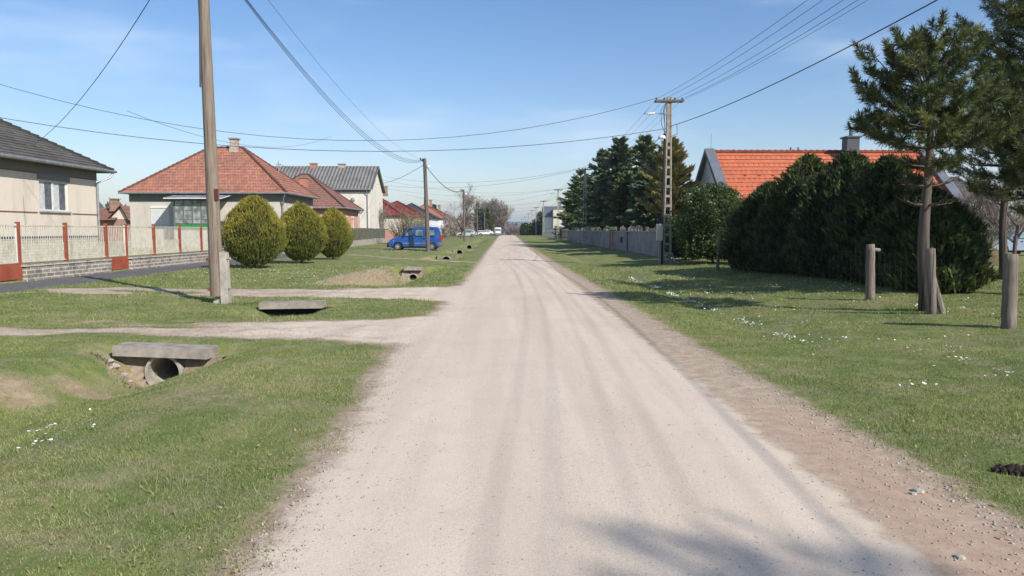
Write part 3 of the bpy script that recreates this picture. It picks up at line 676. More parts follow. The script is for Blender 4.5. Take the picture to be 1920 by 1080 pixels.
# house 2: broad hipped tile roof, porch with green panels
def house_porch():
    x0, x1, y0, y1, zb, zt = -27., -16.1, 54., 62.4, 0., 4.25
    t = thing('bungalow', 'bungalow with broad clay tile hip roof and glazed porch behind the white railing', 'house', (-21, y0, 0))
    h = (at(282, 400, y0).x-x0, 1.9, at(318, 400, y0).x-x0, 3.35)
    hs_ = [(1.6, 2.1, 2.6, 3.4), (4.6, 2.1, 5.6, 3.4)]
    m = MB(); wall(m, (x0, y0, zb), X_, x1-x0, zt-.6, NY, [h]); wall(m, (x1, y0, zb), Y_, y1-y0, zt-.6, PX, hs_); wall(m, (x0, y0, zb), Y_, y1-y0, zt-.6, NX); wall(m, (x0, y1, zb), X_, x1-x0, zt-.6, Y_)
    m.build('wall', MAT['cream2'], t)
    MB().box((x0-.03, y0-.03, zt-.6), (x1+.03, y1+.03, zt)).build('frieze', MAT['greyband'], t)  # band colour also holds the shadow under the eaves
    window(t, (x0, y0, zb), X_, NY, h, shut=.97)
    for q in hs_: window(t, (x1, y0, zb), Y_, PX, q, shut=.25, curtain=False)
    MB().box((x0-.45, y0-.45, zt-.05), (x1+.45, y1+.45, zt-.01)).build('soffit', MAT['greymetal'], t)
    ro, (r0, r1), (a, b, c, d) = hip_roof(t, x0, y0, x1, y1, zt, R(38), MAT['tile'], .5, None, .36)
    p = at(441, 262, (y0+y1)/2); chimney(t, p.x, p.y-.2, r0.z-.35, p.z, .55, roof=ro)
    gutter(t, [(a.x, a.y-.06, a.z), (b.x+.06, b.y-.06, b.z), (c.x+.06, c.y, c.z)], [[(b.x-.1, b.y, b.z), (b.x-.3, b.y+.15, b.z-.35), (x1+.06, y0-.1, b.z-.9), (x1+.06, y0-.1, zb)]])
    # porch
    px0, px1 = at(328, 400, y0-1.6).x, at(412, 400, y0-1.6).x; py0 = y0-1.7
    pr = MB()
    for k in range(6):
        x = px0+(px1-px0)*k/5; pr.box((x-.05, py0, 1.6), (x+.05, py0+.08, 3.72))
    for z in (1.6, 2.35, 2.95, 3.68): pr.box((px0, py0+.01, z), (px1, py0+.06, z+.05))
    for k in range(3):
        y = py0+.5*k+.1; pr.box((px0-.04, y, 1.6), (px0+.03, y+.05, 3.8)); 
    po = pr.build('porch_frame', MAT['greymetal'], t)
    MB().box((px0+.05, py0+.02, 2.08), (px1-.05, py0+.04, 3.66)).box((px0-.0, py0+.1, 2.0), (px0+.02, y0-.02, 3.7)).build('porch_glass', glassy('porch_pane', (.36, .38, .34), .2), po)
    MB().box((px0+.05, py0+.015, 1.62), (px1-.05, py0+.035, 2.05)).build('porch_panel', MAT['greenpanel'], po)
    MB().box((px0-.02, py0-.02, 0), (px1+.02, y0, 1.6)).build('porch_base', MAT['cream2'], po)
    rf = MB()
    for k in range(8):
        x = px0-.5+(px1-px0+.8)*k/7; rf.bar((x, py0-.5, 3.78), (x, y0-.03, 4.12), .05)
    rf.bar((px0-.5, py0-.5, 3.8), (px1+.3, py0-.5, 3.8), .06); rf.build('porch_rafters', MAT['whitep'], t)
    MB().hexa([(px0-.5, py0-.48, 3.83), (px1+.3, py0-.48, 3.83), (px1+.3, y0-.04, 4.15), (px0-.5, y0-.04, 4.15)], [(px0-.5, py0-.48, 3.85), (px1+.3, py0-.48, 3.85), (px1+.3, y0-.04, 4.17), (px0-.5, y0-.04, 4.17)]).build('porch_roof', glassy('porch_roof_sheet', (.33, .35, .36), .35), t)
    # small roof on a pillar to the right of the pole
    MB().box((at(424, 400, y0-1).x, y0-1.2, 1.5), (at(434, 400, y0-1).x, y0-1, 3.2)).build('porch_pillar', MAT['cream'], t)
house_porch()
d = MB(); c = at(522, 305, 58); 
ant = thing('roof_aerial', 'thin steel aerial mast standing on the tiled hip roof, wires leading off it', 'aerial', (at(523, 340, 60).x, 60, 5.2))
q = ORG[ant.name]; MB().tube([(q.x, 60, 4.9), (q.x, 60, at(523, 302, 60).z)], .035).build('mast', MAT['zinc'], ant); zz = at(523, 308, 60).z
MB().bar((q.x-.2, 60, zz), (q.x+.2, 60, zz), .05).build('crossbar', MAT['zinc'], ant)

# house 3: peach house
def house_peach():
    y0, y1, x1, x0, zt = 72.5, 80.8, -16., -25., 3.75
    t = thing('peach_house', 'small peach house with brown tile roof and red chimney behind the golden bushes', 'house', (-20, y0, 0))
    hs_ = [(1.7, 1.6, 3.0, 3.05), (4.9, 1.6, 6.2, 3.05)]
    m = MB(); wall(m, (x0, y0, 0), X_, x1-x0, zt-.62, NY); wall(m, (x1, y0, 0), Y_, y1-y0, zt-.62, PX, hs_); wall(m, (x0, y1, 0), X_, x1-x0, zt-.62, Y_); m.build('wall', MAT['peach'], t)
    MB().box((x0, y0-.03, zt-.62), (x1+.03, y1, zt)).build('frieze', MAT['salmon'], t)
    for q in hs_: window(t, (x1, y0, 0), Y_, PX, q, shut=.2, curtain=False)
    ro, (r0, r1), (a, b, c, d) = hip_roof(t, x0, y0, x1, y1, zt, R(37), MAT['tile2'], .5, None, .36)
    p = at(569, 334, 74.5); chimney(t, p.x, 74.5, 4.6, p.z, .75, 'redchim', roof=ro)
    gutter(t, [(a.x, a.y-.06, a.z), (b.x+.06, b.y-.06, b.z), (c.x+.06, c.y, c.z)], [[(c.x, c.y, c.z), (x1+.1, y1+.1, c.z-.6), (x1+.1, y1, 0)]])
house_peach()

# house 4: tall white house, corrugated roof, gable to the road
def house_tall():
    x0, x1, y0, y1 = -29., -16.2, 89., 98.2; zt = 6.6; ym = (y0+y1)/2; zr = 9.5
    t = thing('tall_white_house', 'two storey white house with grey corrugated roof, its gable to the road', 'house', (-21, y0, 0))
    m = MB(); wall(m, (x0, y0, 0), X_, x1-x0, zt, NY); wall(m, (x1, y0, 0), Y_, y1-y0, zt, PX, [(2.0, 3.1, 2.5, 3.5), (5.2, 3.1, 5.7, 3.5), (2.2, .9, 2.7, 1.3), (5.3, .9, 5.8, 1.3), (2.3, 4.6, 2.7, 4.9)])
    m.face([(x1, y0, zt), (x1, y1, zt), (x1, ym, zr)]); m.face([(x0, y0, zt), (x0, ym, zr), (x0, y1, zt)]); wall(m, (x0, y1, 0), X_, x1-x0, zt, Y_); m.build('wall', MAT['white'], t)
    MB().box((x0, y0-.03, zt-.5), (x1-.02, y0-.002, zt)).build('frieze', MAT['greyband'], t)  # grey takes in the eave shadow as well as the band
    MB().box((x0, y0-.05, 0), (x1+.04, y0+1, 1.9)).build('basement', MAT['concrete'], t)
    for q in [(2.0, 3.1, 2.5, 3.5), (5.2, 3.1, 5.7, 3.5), (2.2, .9, 2.7, 1.3), (5.3, .9, 5.8, 1.3), (2.3, 4.6, 2.7, 4.9)]: window(t, (x1, y0, 0), Y_, PX, q, 'greymetal', div=1, sill=False, curtain=False)
    wb = MB().box((at(672, 420, y0).x, y0-.1, .8), (at(686, 420, y0).x, y0-.06, 1.5)); wb.build('window', MAT['glass'], t)
    r_ = MB(); ov = .35; dz = (zr-zt)/(ym-y0)
    xo0, xo1 = x0-.4, x1+.35
    def sheet(ys, sgn):
        e = Vector((0, ys, zt-.35*dz+.05)); rg = Vector((0, ym, zr+.05)); n = int((xo1-xo0)/.105)
        Ls = (rg-e).length; k = Vector((0, -sgn*dz, -1)).normalized()
        for i in range(n):
            a, b = xo0+(xo1-xo0)*i/n, xo0+(xo1-xo0)*(i+1)/n; ha, hb = .018*math.sin(a*2*math.pi/.42), .018*math.sin(b*2*math.pi/.42)
            r_.face([(a, e.y, e.z+ha), (b, e.y, e.z+hb), (b, rg.y, rg.z+hb), (a, rg.y, rg.z+ha)], [(a, 0), (b, 0), (b, Ls), (a, Ls)])
    sheet(y0-ov, 1); sheet(y1+ov, -1)
    ro = r_.build('roof', MAT['corr'], t)
    f = MB()
    for ys in (y0-ov, y1+ov): f.bar((x1+.36, ys, zt-.35*dz-.02), (x1+.36, ym, zr-.02), .04, .22)
    f.build('bargeboard', MAT['greymetal'], ro)
    for px, mt_, pt in ((588, 'redchim', 306), (641, 'whitebrick', 307)):
        p = at(px, pt, ym); chimney(t, p.x, ym, zr-.6, p.z-.1, .75, mt_, roof=ro)
    gutter(t, [(x0, y0-ov-.08, zt-.2), (x1+.3, y0-ov-.08, zt-.2)], [[(x1-.3, y0-ov-.08, zt-.25), (x1-.25, y0-.1, zt-.9), (x1-.25, y0-.1, 0)]])
    for q in ((661, 373), (674, 391)): 
        p = at(q[0], q[1]+2, y0-.3); MB().lathe((p.x, y0-.35, p.z), [(.02, -.02), (.22, .03), (.28, .1), (.26, .1), (.02, .0)], 10, 'y').build('satellite_dish', MAT['zinc'], t)
house_tall()

def simple_house(name, label, x0, x1, y0, y1, zt, pitch, wm, rm, chim=None, wins=1, zb=0):
    t = thing(name, label, 'house', ((x0+x1)/2, y0, zb))
    hs_ = [(1.2+k*2.6, zb+1.2, 2.3+k*2.6, zb+2.5) for k in range(wins)]
    m = MB(); wall(m, (x0, y0, zb), X_, x1-x0, zt-zb, NY, [(a, b-zb, c, d-zb) for a, b, c, d in hs_]); side = x1 < 0
    wall(m, (x1, y0, zb), Y_, y1-y0, zt-zb, PX, [(a, b-zb, c, d-zb) for a, b, c, d in hs_] if side else ())
    wall(m, (x0, y0, zb), Y_, y1-y0, zt-zb, NX); wall(m, (x0, y1, zb), X_, x1-x0, zt-zb, Y_); m.build('wall', MAT[wm], t)
    for a, b, c, d in hs_:
        window(t, (x0, y0, zb), X_, NY, (a, b-zb, c, d-zb)); 
        if side: window(t, (x1, y0, zb), Y_, PX, (a, b-zb, c, d-zb))
    ro, (r0, r1), cs = hip_roof(t, x0, y0, x1, y1, zt, pitch, MAT[rm], .45, None, .4)
    if chim: chimney(t, (r0.x+r1.x)/2+chim, (r0.y+r1.y)/2, r0.z-.5, r0.z+.9, .6, 'redbrick', roof=ro)
    return t
simple_house('brick_outbuilding', 'long low house with dark red roof just past the tall white house', -27, -15.2, 108, 123, 3.7, R(30), 'cream2', 'darkred', 2.5)
simple_house('red_roofed_house', 'pale house with red tile roof above the blue van', -24, -14.4, 127, 137, 3.9, R(28), 'cream2', 'darkred', 0)
simple_house('slate_roofed_house', 'white house with blue slate roof behind the wooden pole and van', -23, -13.9, 141, 152, 3.9, R(30), 'bright', 'slatebl')
simple_house('orange_roofed_cottage', 'white cottage with faded orange roof beside the small dark fir', -22, -13.2, 158, 170, 4.1, R(33), 'bright', 'tile', 1)
simple_house('distant_tiled_house', 'distant low house with pale tile roof behind the bare trees', -23, -14, 186, 204, 4.4, R(30), 'white', 'tile2', 1)
# little shed between cottage and bungalow
def shed():
    p0, p1 = at(186, 415, 70), at(238, 415, 70); x0, x1 = p0.x, p1.x; t = thing('garden_shed', 'little brick shed with tiled gable roof between cottage and bungalow', 'shed', ((x0+x1)/2, 70, 0))
    xm = x1-.8; zt = 2.75; zr = 3.85; m = MB(); wall(m, (x0-2, 70, 0), X_, x1-x0+2, zt, NY); wall(m, (x1, 70, 0), Y_, 4, zt, PX); m.build('wall', MAT['redbrick'], t)
    g = MB(); xa = at(212, 400, 70).x; g.face([(xa-.3, 69.98, zt-.1), (x1+.1, 69.98, zt-.1), ((xa+x1)/2+.2, 69.98, zr)]); g.build('gable', MAT['cream'], t); g = MB(); g.face([(xa-.3, 74, zt-.1), (x1+.1, 74, zt-.1), ((xa+x1)/2+.2, 74, zr)]); g.build('gable', MAT['cream'], t)
    r_ = MB(); xm = (xa+x1)/2+.2; slope(r_, (x1+.3, 69.7, zt-.25), (x1+.3, 74.2, zt-.25), (xm, 74.2, zr+.05), (xm, 69.7, zr+.05)); slope(r_, (xa-.6, 74.2, zt-.3), (xa-.6, 69.7, zt-.3), (xm, 69.7, zr+.05), (xm, 74.2, zr+.05))
    slope(r_, (x0-3, 69.5, zt-.2), (xa+.4, 69.5, zt-.2), (xa+.4, 72, 3.75), (x0-3, 72, 3.75)); ro = r_.build('roof', MAT['tile2'], t)
    p = at(215, 374, 71); chimney(t, p.x, 71, 3.4, p.z, .6, 'redbrick', roof=ro)
shed()
simple_house('low_outhouse', 'low dark outhouse behind the shed and the bungalow', at(243, 415, 78).x-1, at(254, 415, 78).x+4, 78, 84, 2.9, R(22), 'cream2', 'slate', None, 0)

# orange roofed modern house behind the hedge
def house_orange():
    yr = 45.; x0, x1 = at(1330, 284, yr).x, at(1722, 279, yr).x+.3; zr = at(1345, 286, yr).z; half = 4.3; zt = 2.7
    t = thing('orange_roofed_house', 'modern white house with bright orange tile roof and grey gable copings behind the dark hedge', 'house', ((x0+x1)/2, yr, 0))
    y0, y1 = yr-half, yr+half
    m = MB(); wall(m, (x0, y0, 0), X_, x1-x0, zt, NY, [(3, .9, 4.6, 2.3), (8, .9, 9.6, 2.3)])
    for x, n in ((x0, NX), (x1, PX)):
        wall(m, (x, y0, 0), Y_, y1-y0, zt, n); m.face([(x, y0, zt), (x, y1, zt), (x, yr, zr)])
    wall(m, (x0, y1, 0), X_, x1-x0, zt, Y_); m.build('wall', MAT['bright'], t)
    for q in [(3, .9, 4.6, 2.3), (8, .9, 9.6, 2.3)]: window(t, (x0, y0, 0), X_, NY, q, 'greymetal')
    r_ = MB(); dz = (zr-zt)/half; ov = .45
    slope(r_, (x0+.25, y0-ov, zt-ov*dz), (x1-.25, y0-ov, zt-ov*dz), (x1-.25, yr, zr), (x0+.25, yr, zr), .38, .05); slope(r_, (x1-.25, y1+ov, zt-ov*dz), (x0+.25, y1+ov, zt-ov*dz), (x0+.25, yr, zr), (x1-.25, yr, zr), .38, .05)
    ro = r_.build('roof', MAT['orange'], t)
    rt = MB(); n = 34
    for k in range(n): a = x0+.3+(x1-x0-.6)*k/n; rt.tube([(a, yr, zr+.06), (a+(x1-x0-.6)/n, yr, zr+.04)], [.13, .11], 7)
    rt.build('ridge_tiles', MAT['orange'], ro)
    sg = MB()
    for k in range(15):
        x = x0+1.6+k*.8; sg.box((x-.06, yr-1.9, zr-1.9*dz+.04), (x+.06, yr-1.83, zr-1.9*dz+.13))
    sg.build('snow_guards', MAT['orange'], ro)
    for x in (x0, x1):
        c = MB(); a = .30
        c.hexa([(x-.28, y0-ov-.1, zt-ov*dz-.25), (x+.28, y0-ov-.1, zt-ov*dz-.25), (x+.28, yr, zr+.02), (x-.28, yr, zr+.02)], [(x-.28, y0-ov-.1, zt-ov*dz+a-.05), (x+.28, y0-ov-.1, zt-ov*dz+a-.05), (x+.28, yr, zr+.25), (x-.28, yr, zr+.25)])
        c.hexa([(x-.28, yr, zr+.02), (x+.28, yr, zr+.02), (x+.28, y1+ov, zt-ov*dz-.25), (x-.28, y1+ov, zt-ov*dz-.25)], [(x-.28, yr, zr+.25), (x+.28, yr, zr+.25), (x+.28, y1+ov, zt-ov*dz+a-.05), (x-.28, y1+ov, zt-ov*dz+a-.05)])
        c.build('gable_coping', MAT['greymetal'], t)
    p = at(1594, 258, 44.4); chimney(t, p.x, 44.3, zr-.9, p.z-.05, .72, 'darkmetal', 'darkmetal', ro)
    MB().tube([(p.x, 44.3, p.z), (p.x, 44.3, p.z+.5)], .11, 10).lathe((p.x, 44.3, p.z+.52), [(.16, 0), (.13, .1), (0, .12)], 10).build('flue', MAT['greymetal'], t)
    MB().tube([(x0+.1, yr, zr), (x0+.1, yr, at(1323, 250, yr).z)], .018, 5).build('lightning_rod', MAT['zinc'], t)
    v = MB()
    for px in (1486, 1500): q = at(px, 280, yr); v.tube([(q.x, yr+.3, zr-.3), (q.x, yr+.3, zr+.35)], .05, 6)
    v.build('vent_pipe', MAT['greymetal'], t)
house_orange()
def house_right():
    Y = 47.; x0, x1 = at(1792, 400, Y).x, at(1846, 400, Y).x; t = thing('white_garage', 'white building with dark arched doorway at far right behind the garden trees', 'building', ((x0+x1)/2, Y, 0))
    zt = at(1800, 372, Y).z; m = MB(); dx = at(1810, 450, Y).x; hole = (dx-x0-.55, 0, dx-x0+.75, 2.1)
    wall(m, (x0, Y, 0), X_, x1-x0, zt, NY, [hole], .3); wall(m, (x0, Y, 0), Y_, 7, zt, NX); wall(m, (x1, Y, 0), Y_, 7, zt, PX); m.build('wall', MAT['bright'], t)
    dr = MB(); c = (x0+hole[0]+.65, Y+.12, 1.15); dr.box((x0+hole[0], Y+.1, 0), (x0+hole[2], Y+.16, 2.1)); dr.build('door', plain('maroon_door', (.08, .025, .02), .5), t)
    r_ = MB(); slope(r_, (x0-.3, Y-.3, zt), (x1+.3, Y-.3, zt), (x1+.3, Y+3.5, zt+1.6), (x0-.3, Y+3.5, zt+1.6)); slope(r_, (x1+.3, Y+7.3, zt), (x0-.3, Y+7.3, zt), (x0-.3, Y+3.5, zt+1.6), (x1+.3, Y+3.5, zt+1.6)); r_.build('roof', MAT['slate'], t)
house_right()
def house_far_right():
    Y = 185.; x0, x1 = at(1022, 400, Y).x, at(1072, 400, Y).x; xm = at(1036, 400, Y).x; z1 = at(1030, 405, Y).z; z2 = at(1040, 392, Y-3).z; zr = at(1050, 388, Y).z
    t = thing('flat_gabled_house', 'distant white house with grey roof beyond the garden wall, lattice poles in front', 'house', ((x0+x1)/2, Y, 0))
    m = MB(); m.box((x0, Y, -.5), (xm, Y+9, z1)); m.build('wall', MAT['bright'], t); MB().box((xm+.01, Y-3, -.5), (x1, Y+8.9, z2)).build('extension', MAT['cream2'], t)
    r_ = MB(); slope(r_, (x0-.3, Y-.4, z1-.2), (x1+.3, Y-.4, z1-.2), (x1+.3, Y+4.5, zr+.3), (x0-.3, Y+4.5, zr+.3)); slope(r_, (x1+.3, Y+9.4, z1), (x0-.3, Y+9.4, z1), (x0-.3, Y+4.5, zr+.3), (x1+.3, Y+4.5, zr+.3))
    r_.box((xm-.1, Y-3.2, z2), (x1+.2, Y+.5, z2+.25)); ro = r_.build('roof', MAT['greymetal'], t)
    p = at(1051, 382, Y); chimney(t, p.x, Y+4, zr, p.z+.6, .8, 'greymetal', 'greymetal', ro)
house_far_right()

# ------------------------------------------------------------ railing on the block wall, left
def railing():
    X = -14.8; t = thing('garden_railing', 'cream bar railing with red posts on a weathered block wall along the sidewalk', 'fence', (X, 24, 0))
    posts = [gr(px, 500+0*px).y*0+14.8*FPX/(950-px) for px in (-60, 40, 128, 203, 240, 292, 340, 380)]; posts += [38.9+2.5*k for k in range(11)]
    posts = [15.3, 17.9]+posts[0:1]+posts[1:]
    gates = {(2, 3): 1, (5, 6): 1}
    for y in posts: 
        i = posts.index(y); g0 = i in (3, 6)
        MB().box((X-.05, y-.05, .02 if i in (2, 3, 5, 6) else .5), (X+.05, y+.05, 1.86)).build('post', MAT['redpost'], t)
    for i in range(len(posts)-1):
        a, b = posts[i]+.06, posts[i+1]-.06; gate = (i, i+1) in gates; top = 1.78; zb = .62
        m = MB(); m.box((X-.02, a, top-.05), (X+.02, b, top-.015)); m.box((X-.02, a, zb), (X+.02, b, zb+.035)); n = int((b-a)/.115)
        for k in range(n+1):
            y = a+(b-a)*(k+.0)/n; m.box((X-.009, y-.009, zb+.035), (X+.009, y+.009, top-.05)) if 0 < k < n else None
        for k in range(n): 
            y = a+(b-a)*(k+.5)/n; m.box((X-.006, y-.006, zb+.036), (X+.006, y+.006, 1.2))
        if gate:
            g = m.build('gate', MAT['cream_bar'], t); MB().box((X-.02, a, .12), (X+.02, b, .6)).build('gate_panel', MAT['redpanel'], g)
            MB().box((X-.05, b-.0, .1), (X+.0, b+.02, 1.8)).build('gate_edge', MAT['whitep'], g)
        else:
            m.build('bar_panel', MAT['cream_bar'], t)
            w = MB(); j = rng.uniform(-.01, .01); a2, b2 = posts[i], posts[i+1]
            w.box((X-.17, a2+(.06 if i in (3, 6) else .001), -.1), (X+.17, b2-(.06 if i in (2, 5) else .001), .50)); w.box((X-.21, a2+.002, .50), (X+.20, b2-.002, .56)); w.box((X-.19, a2+.003, -.1), (X+.215, b2-.003, .1))
            w.build('block_base', MAT['basebrick'], t)
    # block base courses: rock-faced relief
railing()
# second run: olive sheet fence on concrete base
def sheet_fence():
    X = -14.9; y0, y1 = 66.8, 91.5; t = thing('sheet_metal_fence', 'olive sheet metal fence on a concrete base beyond the golden bushes', 'fence', (X, y0, 0)); n = 13
    MB().box((X-.15, y0, -.1), (X+.15, y1, .62)).build('concrete_base', MAT['concrete_pale'], t)
    for k in range(n+1): y = y0+(y1-y0)*k/n; MB().box((X-.04, y-.04, .62), (X+.06, y+.04, 1.85)).build('post', MAT['greenfence'], t)
    for k in range(n):
        a, b = y0+(y1-y0)*k/n+.05, y0+(y1-y0)*(k+1)/n-.05; m = MB(); c = 9
        for j in range(c): ya, yb = a+(b-a)*j/c, a+(b-a)*(j+.8)/c; m.box((X-.015+.012*(j % 2), ya, .68), (X+.01+.012*(j % 2), yb, 1.80))
        m.build('sheet', MAT['greenfence'], t)
sheet_fence()
t = thing('salmon_wall', 'low salmon coloured wall running down beside the nose of the blue van', 'wall', (-15, 92, 0))
m = MB(); m.hexa([(-15.1, 92, -.1), (-14.7, 92, -.1), (-14.2, 101, -.1), (-14.6, 101, -.1)], [(-15.1, 92, 1.75), (-14.7, 92, 1.75), (-14.2, 101, .9), (-14.6, 101, .9)]); m.build('wall_body', MAT['salmon'], t)
MB().bar((-14.9, 91.9, 1.78), (-14.4, 101, .94), .46, .06).build('coping', MAT['concrete_pale'], t)
def dark_fence(name, label, X, y0, y1, mat, h=1.4):
    t = thing(name, label, 'fence', (X, y0, 0)); n = max(2, int((y1-y0)/2.4))
    for k in range(n+1): y = y0+(y1-y0)*k/n; MB().box((X-.05, y-.05, 0), (X+.05, y+.05, h+.1)).build('post', MAT[mat], t)
    for k in range(n):
        a, b = y0+(y1-y0)*k/n+.06, y0+(y1-y0)*(k+1)/n-.06; m = MB(); c = 12
        for j in range(c): ya = a+(b-a)*j/c; m.box((X-.012, ya, .1), (X+.012, ya+(b-a)/c*.72, h))
        m.build('boards', MAT[mat], t)
dark_fence('board_fence', 'dark red board fence behind the tail of the blue van', -13.2, 118, 150, 'darkred' if 0 else 'redpanel', 1.3)

# ------------------------------------------------------------ right hand garden wall
def garden_wall():
    X = 8.15; t = thing('garden_wall', 'long grey rendered garden wall with concrete coping on the right of the road', 'wall', (X, 37, 0)); ygate = 57.3
    def zt(y): return 1.5+.30*float(sst(60, 185, np.array(float(y))))
    segs = [(37.2, 42), (42, ygate), (ygate+1.5, 68), (68, 84), (84, 100)]
    for i, (a, b) in enumerate(segs):
        m = MB(); m.hexa([(X, a, -.2), (X+.25, a, -.2), (X+.25, b, -.2), (X, b, -.2)], [(X, a, zt(a)), (X+.25, a, zt(a)), (X+.25, b, zt(b)), (X, b, zt(b))]); m.build('wall_section', MAT['garden_wall'], t)
        if i != 0:
            c = MB(); c.hexa([(X-.05, a, zt(a)), (X+.3, a, zt(a)), (X+.3, b, zt(b)), (X-.05, b, zt(b))], [(X-.05, a, zt(a)+.07), (X+.3, a, zt(a)+.07), (X+.3, b, zt(b)+.07), (X-.05, b, zt(b)+.07)]); c.build('coping', MAT['concrete_pale'], t)
    MB().box((X-.08, 37.2, 1.5), (X+.33, 42.5, 1.6)).box((X-.09, 40, 1.6), (X+.34, 42.8, 1.72)).build('coping', MAT['concrete'], t)
    for y in (ygate-.15, ygate+1.4): MB().box((X-.12, y-.1, 0), (X+.2, y+.2, 1.66)).build('gate_pillar', MAT['concrete_pale'], t)
    g = MB()
    for k in range(6): y = ygate+.12+k*.2; g.box((X-.03, y, .12), (X+.0, y+.16, 1.55))
    go = g.build('gate', MAT['redpanel'], t); MB().box((X-.06, ygate+1.15, .8), (X-.03, ygate+1.25, .95)).build('handle', MAT['zinc'], go)
    MB().box((X-.12, 52.6, .75), (X-.0, 52.9, 1.15)).build('letter_box', MAT['black'], t)
    MB().tube([(X-.04, 50.3, -.1), (X-.04, 50.3, 1.55)], .03).build('drain_pipe', MAT['black'], t)
garden_wall()
def picket():
    X = 8.2; t = thing('picket_fence', 'weathered upright board fence continuing beyond the grey garden wall', 'fence', (X, 100, .2)); y = 100.2; k = 0
    m = None
    while y < 128:
        b = min(y+2.6, 128); MB().box((X-.06, y-.07, 0), (X+.06, y+.07, 1.95)).build('post', MAT['postwood'], t); m = MB(); yy_ = y+.12
        while yy_ < b-.1: m.box((X-.015, yy_, .35), (X+.015, yy_+.2, 1.75+random.uniform(-.08, .08))); yy_ += .33
        m.box((X+.02, y, .6), (X+.05, b, .68)).box((X+.02, y, 1.4), (X+.05, b, 1.48)); m.build('pickets', MAT['postwood'], t); y = b
picket()
def mesh_fence():
    X = 8.4; t = thing('far_wire_fence', 'grey green wire mesh fence in the distance before the white house', 'fence', (X, 130, .3)); 
    for k in range(15): y = 130+k*3; MB().box((X-.04, y-.04, .2), (X+.04, y+.04, 2.1)).build('post', MAT['greymetal'], t)
    m = MB()
    for k in range(120): y = 130+k*.35; m.box((X-.02, y-.015, .3), (X+.02, y+.015, 1.95))
    for z in (.4, 1.1, 1.9): m.box((X-.02, 130, z), (X+.02, 172, z+.05))
    m.build('mesh', MAT['greymetal'], t)
mesh_fence()
# wire fence with weathered posts, right foreground
def wire_fence():
    t = thing('pasture_fence', 'wire mesh fence on weathered round wooden posts before the dark thujas', 'fence', (8.2, 16, .2))
    P = []
    for (pxb, pyb, pxt, pyt, r) in ((1890, 620, 1896, 476, .095), (1748, 590, 1745, 466, .075), (1632, 565, 1632, 458, .085), (1345, 508, 1349, 444, .055)):
        b = gr(pxb, pyb, .2); z = hz(b.x, b.y); b = gr(pxb, pyb, z); tp = at(pxt, pyt, b.y); P.append((b, tp))
        n = 9; pts_ = [b.lerp(tp, k/n)+Vector((random.uniform(-.006, .006), random.uniform(-.006, .006), 0)) for k in range(n+1)]; pts_[0].z -= .1
        MB().tube(pts_, [r*(1.12-.18*k/n)*(1+random.uniform(-.05, .05)) for k in range(n+1)], 12).build('post', MAT['postwood'], t, smooth=True)
    b = P[1][0]; MB().tube([at(1772, 594, b.y-.1)-Vector((0, 0, .08)), at(1750, 520, b.y)], [.06, .045], 8).build('strut', MAT['postwood'], t)
    s = MB(); b2 = P[2][1]; s.tube([b2-Vector((0, 0, .1)), b2+Vector((.2, 0, -.12))], .035, 7); s.build('peg', MAT['palebark'], t)
    w = MB(); q = [P[0], P[1], P[2], P[3]]
    ext = (Vector((8.2, 6.0, .2)), Vector((8.2, 6.0, 1.35)))
    q = q[1:]
    for (b0, t0), (b1, t1) in zip(q, q[1:]):
        L_ = (b1-b0).length; n = int(L_/.22)
        for k in range(9):
            f = .04+.1*k; w.tube([b0.lerp(t0, f), b1.lerp(t1, f)], .001, 3, False)
        for k in range(1, n): a, c = b0.lerp(b1, k/n), t0.lerp(t1, k/n); w.tube([a, a.lerp(c, .9)], .0009, 3, False)
    w.build('wire_mesh', MAT['cable'], t)
wire_fence()

